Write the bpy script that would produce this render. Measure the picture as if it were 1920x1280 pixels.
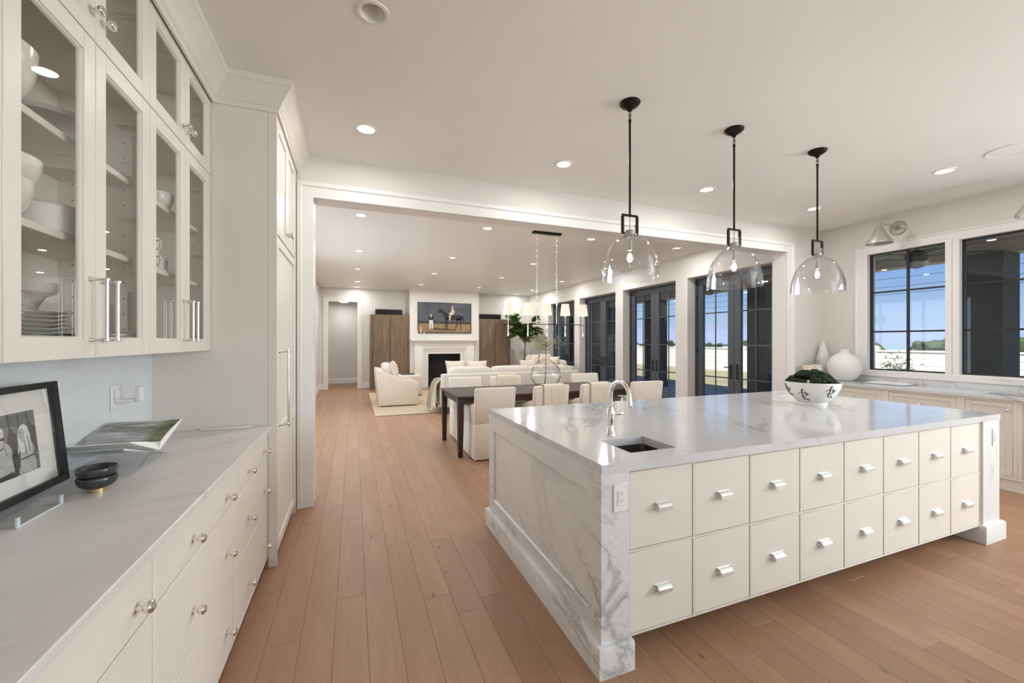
import bpy, bmesh, math, random
from mathutils import Vector, Matrix, noise
for o in list(bpy.data.objects): bpy.data.objects.remove(o, do_unlink=True)
scene = bpy.context.scene
COL = scene.collection
PI = math.pi
random.seed(7)

# ------------------------------------------------------------------ camera, sky, sun, exposure
CAM_YAW = math.radians(21.22); CAM_H = 1.45
cam_d = bpy.data.cameras.new('camera'); cam = bpy.data.objects.new('camera', cam_d); COL.objects.link(cam)
cam.location = (0, 0, CAM_H); cam.rotation_euler = (PI/2, 0, -CAM_YAW)
cam_d.sensor_fit = 'HORIZONTAL'; cam_d.sensor_width = 36; cam_d.lens = 765/1920*36
cam_d.clip_start = .05; cam_d.clip_end = 6000
scene.camera = cam

world = bpy.data.worlds.new('sky'); scene.world = world; world.use_nodes = True
wn = world.node_tree; wn.nodes.clear()
tc = wn.nodes.new('ShaderNodeTexCoord'); sp = wn.nodes.new('ShaderNodeSeparateXYZ')
rp = wn.nodes.new('ShaderNodeValToRGB'); bg = wn.nodes.new('ShaderNodeBackground'); wo = wn.nodes.new('ShaderNodeOutputWorld')
wn.links.new(tc.outputs['Generated'], sp.inputs[0]); wn.links.new(sp.outputs['Z'], rp.inputs[0])
wn.links.new(rp.outputs[0], bg.inputs[0]); wn.links.new(bg.outputs[0], wo.inputs[0])
cr = rp.color_ramp
cr.elements[0].position = 0.0; cr.elements[0].color = (.50, .62, .80, 1)
cr.elements[1].position = 1.0; cr.elements[1].color = (.05, .14, .42, 1)
for p_, c_ in ((.05, (.42, .57, .80, 1)), (.16, (.17, .34, .72, 1)), (.35, (.09, .22, .58, 1))):
    e = cr.elements.new(p_); e.color = c_
bg.inputs[1].default_value = 1.0

def lamp(name, typ, loc, energy, color=(1, 1, 1), size=.1, rot=(0, 0, 0), parent=None):
    d = bpy.data.lights.new(name, typ); d.energy = energy; d.color = color
    if typ == 'AREA': d.shape = 'DISK'; d.size = size
    if typ == 'POINT': d.shadow_soft_size = size
    o = bpy.data.objects.new(name, d); COL.objects.link(o); o.location = loc; o.rotation_euler = rot
    if parent: o.parent = parent
    return o
sun = lamp('sun', 'SUN', (0, 0, 20), 7.0, (1, .95, .86)); sun.rotation_euler = (math.radians(30), math.radians(-38), 0)
sun.data.angle = math.radians(.5)
CAN_W = 10.5; CAN_K = 7.6; CAN_B = 0.5; CAN_C = (.98, .985, .98)
FILL_C = (.87, .96, 1.0); FILL_BACK = 37.0; FILL_LEFT = 56.0; FILL_RIGHT = 190.0  # colour and power of the added fill lamps in the unseen windows
scene.cycles.transparent_max_bounces = 24
scene.view_settings.view_transform = 'Standard'; scene.view_settings.look = 'None'
scene.view_settings.exposure = 0.18; scene.view_settings.gamma = 1.0
scene.view_settings.use_curve_mapping = False

# ------------------------------------------------------------------ materials
def srgb(r, g, b):
    f = lambda c: (c/255/12.92) if c/255 <= .04045 else ((c/255+.055)/1.055)**2.4
    return (f(r), f(g), f(b), 1)
class NT:
    def __init__(s, name):
        s.m = bpy.data.materials.new(name); s.m.use_nodes = True; s.t = s.m.node_tree; s.t.nodes.clear()
        s.out = s.n('OutputMaterial')
    def n(s, typ, **kw):
        q = s.t.nodes.new('ShaderNode'+typ)
        for k, v in kw.items(): setattr(q, k, v)
        return q
    def l(s, a, b): s.t.links.new(a, b)
    def ramp(s, src, stops, interp='LINEAR'):
        q = s.n('ValToRGB'); q.color_ramp.interpolation = interp; els = q.color_ramp.elements
        while len(els) > 1: els.remove(els[-1])
        els[0].position = stops[0][0]; els[0].color = stops[0][1]
        for p, c in stops[1:]:
            e = els.new(p); e.color = c
        s.l(src, q.inputs[0]); return q.outputs[0]
    def noise(s, vec, scale, detail=4, rough=.5, dist=0):
        q = s.n('TexNoise'); q.inputs['Scale'].default_value = scale; q.inputs['Detail'].default_value = detail
        q.inputs['Roughness'].default_value = rough; q.inputs['Distortion'].default_value = dist
        if vec: s.l(vec, q.inputs['Vector'])
        return q.outputs['Fac']
    def mapping(s, vec, scale=(1, 1, 1), rot=(0, 0, 0)):
        q = s.n('Mapping'); q.inputs['Scale'].default_value = scale; q.inputs['Rotation'].default_value = rot
        s.l(vec, q.inputs[0]); return q.outputs[0]
    def mix(s, fac, a, b, blend='MIX'):
        q = s.n('MixRGB', blend_type=blend)
        for inp, v in zip(q.inputs, (fac, a, b)):
            if hasattr(v, 'is_output'): s.l(v, inp)
            elif inp.name == 'Fac' or inp.name == 'Factor': inp.default_value = v
            else: inp.default_value = v
        return q.outputs[0]
    def bsdf(s, color, rough=.5, metal=0, spec=.5, bump=None, bstr=.2, bdist=.01, **kw):
        p = s.n('BsdfPrincipled')
        if hasattr(color, 'is_output'): s.l(color, p.inputs['Base Color'])
        else: p.inputs['Base Color'].default_value = color
        if hasattr(rough, 'is_output'): s.l(rough, p.inputs['Roughness'])
        else: p.inputs['Roughness'].default_value = rough
        p.inputs['Metallic'].default_value = metal; p.inputs['Specular IOR Level'].default_value = spec
        for k, v in kw.items(): p.inputs[k].default_value = v
        if bump is not None:
            b = s.n('Bump'); b.inputs['Strength'].default_value = bstr; b.inputs['Distance'].default_value = bdist
            s.l(bump, b.inputs['Height']); s.l(b.outputs[0], p.inputs['Normal'])
        s.l(p.outputs[0], s.out.inputs[0]); return s.m
    def obj(s): return s.n('TexCoord').outputs['Object']
def plain(name, rgb, rough=.5, metal=0, spec=.5, nscale=6, namt=.03, bump=0, **kw):
    t = NT(name); v = t.obj(); nz = t.noise(v, nscale, 3)
    lo = tuple(c*(1-namt) for c in rgb[:3])+(1,); hi = tuple(min(1, c*(1+namt)) for c in rgb[:3])+(1,)
    c = t.ramp(nz, [(.3, lo), (.7, hi)])
    b = t.noise(v, nscale*30, 2) if bump else None
    return t.bsdf(c, rough, metal, spec, b, bump, .004, **kw)
def emit(name, rgb, strength):
    t = NT(name); e = t.n('Emission'); e.inputs[0].default_value = rgb; e.inputs[1].default_value = strength
    t.l(e.outputs[0], t.out.inputs[0]); return t.m
def thin_glass(name, tint=(1, 1, 1, 1), refl=1.0, rough=0.0, ior=1.45):
    t = NT(name); tr = t.n('BsdfTransparent'); tr.inputs[0].default_value = tint
    gl = t.n('BsdfGlossy'); gl.inputs['Roughness'].default_value = rough
    fr = t.n('LayerWeight'); fr.inputs['Blend'].default_value = .5
    pw = t.n('Math', operation='POWER'); t.l(fr.outputs['Facing'], pw.inputs[0]); pw.inputs[1].default_value = 4.0
    mt = t.n('Math', operation='MULTIPLY_ADD'); mt.inputs[1].default_value = .9*refl; mt.inputs[2].default_value = .04*refl; mt.use_clamp = True
    t.l(pw.outputs[0], mt.inputs[0])
    mx = t.n('MixShader'); t.l(mt.outputs[0], mx.inputs[0]); t.l(tr.outputs[0], mx.inputs[1]); t.l(gl.outputs[0], mx.inputs[2])
    t.l(mx.outputs[0], t.out.inputs[0]); return t.m
def marble(name, base=(.80, .785, .77), rot=(.5, .35, .7), vein=(.30, .29, .28), amt=1.0, rough=.13):
    t = NT(name); v = t.mapping(t.obj(), (1.0, 1.0, 1.0), rot)
    v2 = t.mapping(v, (2.3, .55, 1.0))
    n1 = t.noise(v2, 1.15, 7, .58, .7)
    a = t.n('Math', operation='SUBTRACT'); t.l(n1, a.inputs[0]); a.inputs[1].default_value = .5
    a2 = t.n('Math', operation='ABSOLUTE'); t.l(a.outputs[0], a2.inputs[0])
    big = t.ramp(a2.outputs[0], [(0, (1, 1, 1, 1)), (.009, (.55, .55, .55, 1)), (.022, (.12, .12, .12, 1)), (.06, (0, 0, 0, 1))])
    n2 = t.noise(v2, 3.4, 6, .6, 1.0)
    b = t.n('Math', operation='SUBTRACT'); t.l(n2, b.inputs[0]); b.inputs[1].default_value = .47
    b2 = t.n('Math', operation='ABSOLUTE'); t.l(b.outputs[0], b2.inputs[0])
    fine = t.ramp(b2.outputs[0], [(0, (.55, .55, .55, 1)), (.02, (0, 0, 0, 1))])
    gate = t.ramp(t.noise(v, 1.3, 3), [(.44, (0, 0, 0, 1)), (.6, (1, 1, 1, 1))])
    clouds = t.ramp(t.noise(v2, 1.6, 5, .6, .4), [(.3, tuple(c*.90 for c in base)+(1,)), (.68, base+(1,))])
    m1 = t.mix(gate, (0, 0, 0, 1), big)
    m1 = t.mix(.75*amt, (0, 0, 0, 1), m1)
    c = t.mix(m1, clouds, vein+(1,))
    m2 = t.mix(gate, (0, 0, 0, 1), fine); m2 = t.mix(.5*amt, (0, 0, 0, 1), m2)
    c = t.mix(m2, c, tuple(x*1.15 for x in vein)+(1,))
    return t.bsdf(c, rough, 0, .5)
def wood_floor(name, per_object):
    t = NT(name)
    r = t.n('ObjectInfo').outputs['Random'] if per_object else t.n('NewGeometry').outputs['Random Per Island']
    sc = t.n('VectorMath', operation='SCALE'); t.l(r, sc.inputs['Scale']); sc.inputs[0].default_value = (37, 91, 13)
    ad = t.n('VectorMath', operation='ADD'); t.l(t.obj(), ad.inputs[0]); t.l(sc.outputs[0], ad.inputs[1])
    v = ad.outputs[0]
    tone = t.ramp(r, [(0, srgb(158, 123, 95)), (.25, srgb(168, 131, 102)), (.5, srgb(162, 124, 95)), (.75, srgb(174, 138, 109)), (1, srgb(165, 128, 99))])
    g1 = t.noise(t.mapping(v, (9, .9, 1)), 1.0, 5, .6, 1.2)
    g2 = t.noise(t.mapping(v, (70, 2.2, 1)), 1.0, 4, .6, .4)
    c = t.mix(t.ramp(g1, [(.32, (.55, .55, .55, 1)), (.68, (0, 0, 0, 1))]), tone, srgb(150, 109, 84))
    c = t.mix(t.ramp(g2, [(.3, (.3, .3, .3, 1)), (.6, (0, 0, 0, 1))]), c, srgb(140, 102, 78))
    vo = t.n('TexVoronoi'); vo.inputs['Scale'].default_value = 1.0; t.l(t.mapping(v, (6.5, 2.4, 1)), vo.inputs['Vector'])
    k = t.ramp(vo.outputs['Distance'], [(.025, (.75, .75, .75, 1)), (.075, (0, 0, 0, 1))])
    c = t.mix(k, c, srgb(92, 62, 46))
    return t.bsdf(c, .42, 0, .35, g2, .05, .002)
def fabric(name, rgb, sc=160, amt=.06):
    t = NT(name); v = t.obj(); n1 = t.noise(v, sc, 2); n2 = t.noise(v, 5, 3)
    c = t.ramp(n2, [(.3, tuple(x*(1-amt) for x in rgb[:3])+(1,)), (.7, rgb)])
    return t.bsdf(c, .9, 0, .2, n1, .25, .003, **{'Sheen Weight': .15})
def dark_wood(name, c0, c1, sc=(20, 20, 1.4)):
    t = NT(name); v = t.obj(); g = t.noise(t.mapping(v, sc), 1.0, 5, .6, .8); g2 = t.noise(v, 1.7, 2)
    c = t.ramp(g, [(.25, c0), (.75, c1)]); c = t.mix(t.ramp(g2, [(.4, (0, 0, 0, 1)), (.75, (.45, .45, .45, 1))]), c, c0)
    return t.bsdf(c, .55, 0, .35, g, .08, .003)
M = {}
M['wall'] = plain('wall_paint', srgb(222, 217, 210), .75, nscale=2, namt=.01, bump=.03)
M['ceil'] = plain('ceiling_paint', srgb(240, 237, 233), .42, spec=.35, nscale=1.5, namt=.01, bump=.02)
M['trim'] = plain('trim_paint', srgb(232, 228, 223), .4, nscale=2, namt=.01)
M['cab'] = plain('cabinet_paint', srgb(226, 219, 209), .42, nscale=3, namt=.012)
M['cabin'] = plain('cabinet_inside', srgb(224, 218, 208), .6, nscale=3, namt=.012)
M['marble'] = marble('marble_top', (.68, .68, .68), (.2, .1, .6), amt=.75, rough=.12)
M['marble_side'] = marble('marble_panel', (.79, .78, .765), (.25, .62, .35), amt=1.0, rough=.28)
M['marble_splash'] = marble('marble_splash', (.76, .79, .81), (.5, .3, .4), amt=.6, rough=.25)
M['marble_left'] = marble('marble_left', (.74, .70, .675), (.12, .1, 1.0), amt=.45, rough=.3)
M['plank'] = wood_floor('oak_plank', True); M['plank2'] = wood_floor('oak_plank_field', False)
M['sub'] = plain('sub_floor', srgb(146, 112, 88), .8)
M['chrome'] = plain('polished_nickel', (.80, .78, .74, 1), .16, 1, namt=.02)
M['pullmetal'] = plain('satin_nickel_pull', (.76, .76, .75, 1), .34, .75, namt=.02)
M['greymetal'] = plain('brushed_grey_metal', srgb(172, 166, 156), .42, .35, namt=.04)
M['steel'] = plain('sink_steel', (.17, .155, .135, 1), .42, 1, nscale=20, namt=.08)
M['bronze'] = plain('dark_bronze', srgb(34, 29, 25), .35, .7, namt=.1)
M['black'] = plain('black_paint', srgb(26, 27, 28), .45, namt=.08)
M['doorpaint'] = plain('charcoal_door_paint', srgb(76, 82, 88), .4, namt=.05)
M['glass'] = thin_glass('window_glass', (.93, .96, .97, 1), .7)
M['cabglass'] = thin_glass('cabinet_glass', (.96, .96, .95, 1), .6)
M['shadeglass'] = thin_glass('clear_shade_glass', (.97, .97, .97, 1), 1.35, .0, 1.5)
M['acrylic'] = thin_glass('clear_acrylic', (.975, .985, .99, 1), .4)
M['acrylic_glint'] = plain('painted_acrylic_glint', srgb(206, 214, 218), .15)  # pale colour stands in for light caught along the acrylic edges
M['porcelain'] = plain('white_porcelain', srgb(232, 228, 222), .16, nscale=4, namt=.01)
M['matte_white'] = plain('matte_ceramic', srgb(226, 224, 218), .6, nscale=5, namt=.015)
M['stone'] = plain('carved_grey_stone', srgb(190, 184, 176), .8, nscale=18, namt=.12, bump=.3)
M['plastic'] = plain('white_plastic', srgb(236, 234, 230), .35, namt=.01)
M['slot'] = plain('dark_slot', srgb(60, 56, 52), .6)
M['cream'] = fabric('cream_linen', srgb(226, 214, 196)); M['ivory'] = fabric('ivory_linen', srgb(222, 215, 205))
M['chairfab'] = fabric('oatmeal_slipcover', srgb(226, 217, 206)); M['throw'] = fabric('knit_throw', srgb(226, 216, 196), 90)
M['pillow'] = fabric('pillow_linen', srgb(224, 212, 196)); M['plaid'] = fabric('striped_blanket', srgb(96, 76, 60), 60, .25)
M['rug'] = fabric('wool_rug', srgb(200, 178, 152), 70, .1)
M['table'] = dark_wood('espresso_wood', srgb(48, 36, 29), srgb(84, 66, 54), (2, 24, 24))
M['armoire'] = dark_wood('walnut_armoire', srgb(96, 80, 62), srgb(142, 120, 96))
M['legwood'] = dark_wood('walnut_leg', srgb(70, 46, 32), srgb(110, 76, 54))
M['firebox'] = plain('firebox_soot', srgb(44, 44, 42), .9, nscale=9, namt=.15)
M['leaf'] = plain('fig_leaf', srgb(58, 88, 34), .42, nscale=9, namt=.25)
M['sprig'] = plain('pale_sprig_leaf', srgb(150, 164, 110), .6, nscale=14, namt=.2)
M['bark'] = plain('twig_bark', srgb(92, 76, 58), .8, nscale=30, namt=.2)
M['moss'] = plain('moss', srgb(30, 46, 16), .95, nscale=40, namt=.45, bump=.6)
M['blueprint'] = plain('blue_glaze', srgb(66, 66, 78), .3, namt=.1)
M['blackmarble'] = marble('black_marble', (.035, .038, .036), (.4, .2, .9), (.16, .17, .165), 1.0, .2)
M['brass'] = plain('brushed_brass', (.72, .53, .26, 1), .25, 1, namt=.05)
M['paper'] = plain('paper', srgb(238, 236, 232), .7, namt=.01)
M['lens_on'] = emit('lit_lens', (1, .97, .92, 1), 7.0)
M['lens_off'] = plain('unlit_lens', srgb(205, 198, 188), .4)
M['bulb'] = emit('bulb_filament', (1, .93, .82, 1), 14.0)
M['patio'] = plain('patio_slab', srgb(186, 180, 170), .8, nscale=3, namt=.08)
M['soffit'] = dark_wood('soffit_board', srgb(196, 184, 164), srgb(224, 212, 192), (1.2, .5, 8))
M['column'] = plain('charcoal_stucco', srgb(72, 77, 80), .9, nscale=8, namt=.06, bump=.2)
M['fence'] = plain('white_block', srgb(226, 220, 212), .85, nscale=3, namt=.06, bump=.2)
M['lawn'] = plain('dry_lawn', srgb(164, 154, 118), .95, nscale=.6, namt=.2)
M['hill'] = plain('haze_tinted_hill', srgb(146, 157, 182), 1, spec=0, nscale=.01, namt=.06)  # distance haze is mixed into the hill colour
M['treeleaf'] = plain('outdoor_foliage', srgb(64, 80, 42), .9, nscale=1.2, namt=.35)
def shade_mat():
    t = NT('lit_linen_shade'); e = t.n('Emission'); e.inputs[0].default_value = (1, .84, .62, 1); e.inputs[1].default_value = .36
    d = t.n('BsdfDiffuse'); d.inputs[0].default_value = srgb(240, 232, 216); a = t.n('AddShader')
    t.l(e.outputs[0], a.inputs[0]); t.l(d.outputs[0], a.inputs[1]); t.l(a.outputs[0], t.out.inputs[0]); return t.m
M['shade'] = shade_mat()
def landscape_mat():
    t = NT('printed_landscape'); v = t.obj(); n1 = t.noise(t.mapping(v, (3, 9, 9)), 1.6, 6, .65, .8)
    c = t.ramp(n1, [(.28, srgb(40, 44, 20)), (.42, srgb(96, 98, 56)), (.52, srgb(150, 152, 150)), (.7, srgb(206, 208, 212))])
    sx = t.n('SeparateXYZ'); t.l(v, sx.inputs[0])
    gx = t.ramp(sx.outputs[0], [(.06, (0, 0, 0, 1)), (.1, (.8, .8, .8, 1))])
    c = t.mix(gx, c, t.ramp(n1, [(.3, srgb(44, 54, 18)), (.6, srgb(96, 108, 44)), (.8, srgb(170, 172, 120))]))
    return t.bsdf(c, .3, 0, .4)
M['landscape'] = landscape_mat()

# ------------------------------------------------------------------ mesh helpers
class MB:
    def __init__(s): s.bm = bmesh.new()
    def _merge(s, b):
        me = bpy.data.meshes.new('t'); b.to_mesh(me); b.free(); s.bm.from_mesh(me); bpy.data.meshes.remove(me); return s
    def box(s, x0, x1, y0, y1, z0, z1, bev=0, seg=1):
        b = bmesh.new(); bmesh.ops.create_cube(b, size=1)
        for v in b.verts: v.co = Vector(((x0+x1)/2+v.co.x*(x1-x0), (y0+y1)/2+v.co.y*(y1-y0), (z0+z1)/2+v.co.z*(z1-z0)))
        if bev: bmesh.ops.bevel(b, geom=b.edges[:], offset=bev, segments=seg, profile=.5, affect='EDGES', clamp_overlap=True)
        return s._merge(b)
    def hexa(s, pts, bev=0):
        b = bmesh.new(); vs = [b.verts.new(p) for p in pts]
        for f in ((3, 2, 1, 0), (4, 5, 6, 7), (0, 1, 5, 4), (1, 2, 6, 5), (2, 3, 7, 6), (3, 0, 4, 7)): b.faces.new([vs[i] for i in f])
        bmesh.ops.recalc_face_normals(b, faces=b.faces)
        if bev: bmesh.ops.bevel(b, geom=b.edges[:], offset=bev, segments=2, profile=.5, affect='EDGES', clamp_overlap=True)
        return s._merge(b)
    def lathe(s, prof, c=(0, 0, 0), seg=24, axis='z', cap=True):
        b = bmesh.new(); rings = []
        def mp(r, h, a):
            x, y = r*math.cos(a), r*math.sin(a)
            p = {'z': (x, y, h), 'x': (h, x, y), 'y': (x, h, y)}[axis]
            return (p[0]+c[0], p[1]+c[1], p[2]+c[2])
        for r, h in prof:
            if r < 1e-5: rings.append([b.verts.new(mp(0, h, 0))])
            else: rings.append([b.verts.new(mp(r, h, 2*PI*i/seg)) for i in range(seg)])
        for A, B in zip(rings, rings[1:]):
            for i in range(seg):
                j = (i+1) % seg
                if len(A) == 1 and len(B) == 1: continue
                if len(A) == 1: b.faces.new((A[0], B[j], B[i]))
                elif len(B) == 1: b.faces.new((A[i], A[j], B[0]))
                else: b.faces.new((A[i], A[j], B[j], B[i]))
        if cap:
            for R in (rings[0], rings[-1]):
                if len(R) > 2:
                    try: b.faces.new(R)
                    except ValueError: pass
        bmesh.ops.recalc_face_normals(b, faces=b.faces)
        return s._merge(b)
    def tube(s, pts, r, seg=8, closed=False):
        b = bmesh.new(); P = [Vector(p) for p in pts]; n = len(P); rs = r if isinstance(r, (list, tuple)) else [r]*n
        prev = None; rings = []
        for i in range(n):
            d = (P[(i+1) % n]-P[i-1]) if closed else (P[min(i+1, n-1)]-P[max(i-1, 0)])
            if d.length < 1e-9: d = Vector((0, 0, 1))
            d.normalize()
            if prev is None:
                up = Vector((0, 0, 1)) if abs(d.z) < .9 else Vector((1, 0, 0)); u = d.cross(up).normalized()
            else:
                u = prev-d*prev.dot(d); u = u.normalized() if u.length > 1e-6 else d.orthogonal().normalized()
            prev = u; w = d.cross(u)
            rings.append([b.verts.new(P[i]+(u*math.cos(2*PI*k/seg)+w*math.sin(2*PI*k/seg))*rs[i]) for k in range(seg)])
        for i in range(n if closed else n-1):
            A, B = rings[i], rings[(i+1) % n]
            for k in range(seg): b.faces.new((A[k], A[(k+1) % seg], B[(k+1) % seg], B[k]))
        if not closed: b.faces.new(rings[0][::-1]); b.faces.new(rings[-1])
        bmesh.ops.recalc_face_normals(b, faces=b.faces)
        return s._merge(b)
    def prism(s, poly, mapf, w0, w1, bev=0):
        b = bmesh.new(); A = [b.verts.new(mapf(u, v, w0)) for u, v in poly]; B = [b.verts.new(mapf(u, v, w1)) for u, v in poly]; n = len(poly)
        b.faces.new(A[::-1]); b.faces.new(B)
        for i in range(n): b.faces.new((A[i], A[(i+1) % n], B[(i+1) % n], B[i]))
        bmesh.ops.recalc_face_normals(b, faces=b.faces)
        if bev: bmesh.ops.bevel(b, geom=b.edges[:], offset=bev, segments=2, profile=.5, affect='EDGES', clamp_overlap=True)
        return s._merge(b)
    def sweep(s, path, prof, mapf, closed=False):
        b = bmesh.new(); n = len(path); rings = []
        for i in range(n):
            p = Vector(path[i]); ns = []
            for a, c in ((i-1, i), (i, i+1)):
                if not closed and (a < 0 or c >= n): continue
                d = (Vector(path[c % n])-Vector(path[a % n])).normalized(); ns.append(Vector((-d.y, d.x)))
            m = ns[0] if len(ns) == 1 else (ns[0]+ns[1])/(1+ns[0].dot(ns[1]))
            rings.append([b.verts.new(mapf(p.x+m.x*o, p.y+m.y*o, w)) for o, w in prof])
        k = len(prof)
        for i in range(n if closed else n-1):
            A, B = rings[i], rings[(i+1) % n]
            for j in range(k): b.faces.new((A[j], A[(j+1) % k], B[(j+1) % k], B[j]))
        if not closed: b.faces.new(rings[0]); b.faces.new(rings[-1][::-1])
        bmesh.ops.recalc_face_normals(b, faces=b.faces)
        return s._merge(b)
    def puff(s, c, h, p=5, cuts=7, rot=None, pinch=0):
        b = bmesh.new(); bmesh.ops.create_cube(b, size=2); bmesh.ops.subdivide_edges(b, edges=b.edges[:], cuts=cuts, use_grid_fill=True)
        R = rot or Matrix.Identity(3)
        for v in b.verts:
            q = v.co; k = (abs(q.x)**p+abs(q.y)**p+abs(q.z)**p)**(1/p); q = q/k
            if pinch:                       # throw pillow: thin edges, pointed corners (thickness along y)
                e = max(abs(v.co.x), abs(v.co.z)); q = Vector((v.co.x*(1-pinch*(1-v.co.z**2)), q.y*(1-.85*e**3), v.co.z*(1-pinch*(1-v.co.x**2))))
            v.co = R@Vector((q.x*h[0], q.y*h[1], q.z*h[2]))+Vector(c)
        return s._merge(b)
    def sphere(s, c, r, sub=2, sc=(1, 1, 1)):
        b = bmesh.new(); bmesh.ops.create_icosphere(b, subdivisions=sub, radius=r)
        for v in b.verts: v.co = Vector((v.co.x*sc[0], v.co.y*sc[1], v.co.z*sc[2]))+Vector(c)
        return s._merge(b)
    def quad(s, *pts):
        s.bm.faces.new([s.bm.verts.new(p) for p in pts]); return s
    def build(s, name, mat, parent=None, world=True, smooth=38):
        if parent is not None and world:
            o_ = wloc(parent)
            for v in s.bm.verts: v.co -= o_
        me = bpy.data.meshes.new(name); s.bm.to_mesh(me); s.bm.free()
        if smooth:
            for p in me.polygons: p.use_smooth = True
            me.set_sharp_from_angle(angle=math.radians(smooth))
        me.materials.append(M[mat] if isinstance(mat, str) else mat)
        o = bpy.data.objects.new(name, me); COL.objects.link(o)
        if parent is not None: o.parent = parent
        return o
def wloc(o):
    v = Vector(o.location)
    while o.parent: o = o.parent; v += Vector(o.location)
    return v
def tag(o, label, cat=None, group=None, kind=None):
    if label: o['label'] = label
    if cat: o['category'] = cat
    if group: o['group'] = group
    if kind: o['kind'] = kind
    return o
def thing(name, label, cat, loc=(0, 0, 0), group=None, kind=None, rotz=0):
    o = bpy.data.objects.new(name, None); COL.objects.link(o); o.location = loc; o.rotation_euler.z = rotz; o.empty_display_size = .1
    return tag(o, label, cat, group, kind)
def struct(name, mb, mat, label=None, **kw):
    o = mb.build(name, mat, **kw); o['kind'] = 'structure'
    if label: o['label'] = label
    return o
def place(src, parent, loc, name=None):           # copy of a mesh object sharing its data
    o = src.copy(); COL.objects.link(o); o.parent = parent; o.location = loc
    if name: o.name = name
    return o
def dup(root, loc, label=None, rotz=None):
    r = root.copy(); COL.objects.link(r); r.location = loc
    if rotz is not None: r.rotation_euler.z = rotz
    if label: r['label'] = label
    for ch in list(root.children):
        if ch.type == 'LIGHT': continue
        c = ch.copy(); COL.objects.link(c); c.parent = r
        for g in list(ch.children):
            d = g.copy(); COL.objects.link(d); d.parent = c
    return r
XY = lambda u, v, w: (u, v, w)
XZ = lambda u, v, w: (u, w, v)
YZ = lambda u, v, w: (w, u, v)
def arc(cx, cy, r, a0, a1, n): return [(cx+r*math.cos(math.radians(a0+(a1-a0)*i/n)), cy+r*math.sin(math.radians(a0+(a1-a0)*i/n))) for i in range(n+1)]

# ------------------------------------------------------------------ room shell
XL, XR, XD, YB, YF, ZC = -1.12, 6.5, 5.9, 4.0, 13.5, 3.09
YK = -3.2                       # kitchen wall behind the camera
# floor with its planks
fl = struct('floor', MB().box(-2.2, 6.6, YK, 15.5, -.06, -.012), 'sub', 'light oak plank floor running through kitchen and living room', smooth=0)
LENS = (.62, .85, 1.1, 1.4, 1.75); PW = .152; GAP = .0008
def plank_mesh(L):
    w, l, c = PW/2-GAP/2, L/2-GAP/2, .0009
    b = MB()
    b.bm.verts.ensure_lookup_table()
    vs = [(-w, -l, -.012), (w, -l, -.012), (w, l, -.012), (-w, l, -.012), (-w, -l, -c), (w, -l, -c), (w, l, -c), (-w, l, -c),
          (-w+c, -l+c, 0), (w-c, -l+c, 0), (w-c, l-c, 0), (-w+c, l-c, 0)]
    V = [b.bm.verts.new(p) for p in vs]
    for f in ((0, 1, 5, 4), (1, 2, 6, 5), (2, 3, 7, 6), (3, 0, 4, 7), (4, 5, 9, 8), (5, 6, 10, 9), (6, 7, 11, 10), (7, 4, 8, 11), (8, 9, 10, 11)):
        b.bm.faces.new([V[i] for i in f])
    me = bpy.data.meshes.new('plank'); b.bm.to_mesh(me); b.bm.free(); me.materials.append(M['plank']); return me
PM = {L: plank_mesh(L) for L in LENS}
planks = []
rnd = random.Random(11)
x = -1.0+PW/2
while x < 6.55:
    y = -1.2-rnd.random()*1.5
    while y < 15.3:
        L = rnd.choice(LENS); planks.append((x, y+L/2, L)); y += L
    x += PW
def plank_score(p):
    best = 0
    for k in (-.4, -.2, 0, .2, .4):
        px, py = p[0], p[1]+k*p[2]
        fw = math.sin(CAM_YAW)*px+math.cos(CAM_YAW)*py
        if fw < .6: continue
        u = 960+765*(math.cos(CAM_YAW)*px-math.sin(CAM_YAW)*py)/fw; v = 641+765*CAM_H/fw
        if not (0 < u < 1920 and v < 1290): continue
        if 1.02 < px < 4.4 and 1.55 < py < 3.05: continue
        if px < -.45 and py < 3.95 or px > 5.95: continue
        if py > 4 and px > 1.3 : continue           # behind the island and table
        if 1.1 < px and 3.05 < py < 5.6: continue
        best = max(best, 1/fw**2)
    return best
planks.sort(key=plank_score, reverse=True)
for x, y, L in planks[:300]:
    o = bpy.data.objects.new('plank', PM[L]); COL.objects.link(o); o.parent = fl; o.location = (x, y, 0)
field = bmesh.new()
for x, y, L in planks[300:]:
    n0 = len(field.verts); field.from_mesh(PM[L]); field.verts.ensure_lookup_table()
    for v in field.verts[n0:]: v.co += Vector((x, y, 0))
me = bpy.data.meshes.new('plank_field'); field.to_mesh(me); field.free(); me.materials.clear(); me.materials.append(M['plank2'])
o = bpy.data.objects.new('plank_field', me); COL.objects.link(o); o.parent = fl; o['kind'] = 'stuff'

# walls
struct('wall_left', MB().box(XL-.15, XL, YK, 4.18, 0, ZC), 'wall', 'painted kitchen wall behind the left cabinets')
w = MB().box(XL-.15, -.345, YB, 4.18, 0, ZC).box(5.755, XR+.2, YB, 4.18, 0, ZC).box(-.345, 5.755, YB, 4.18, 2.735, ZC)
struct('wall_opening', w, 'wall', 'white wall with the wide cased opening to the living room')
struct('wall_left_living', MB().box(-1.1, -.95, 4.18, 5.2, 0, ZC).box(-1.1, -.95, 9.0, YF+.15, 0, ZC).box(-1.1, -.95, 5.2, 9.0, 0, .4).box(-1.1, -.95, 5.2, 9.0, 2.6, ZC), 'wall', 'white left wall of the living room')
w = MB().box(-1.1, -.735, YF, YF+.15, 0, ZC).box(.12, XD+.4, YF, YF+.15, 0, ZC).box(-.735, .12, YF, YF+.15, 2.685, ZC)
struct('wall_far', w, 'wall', 'far white wall of the living room with a doorway')
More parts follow.
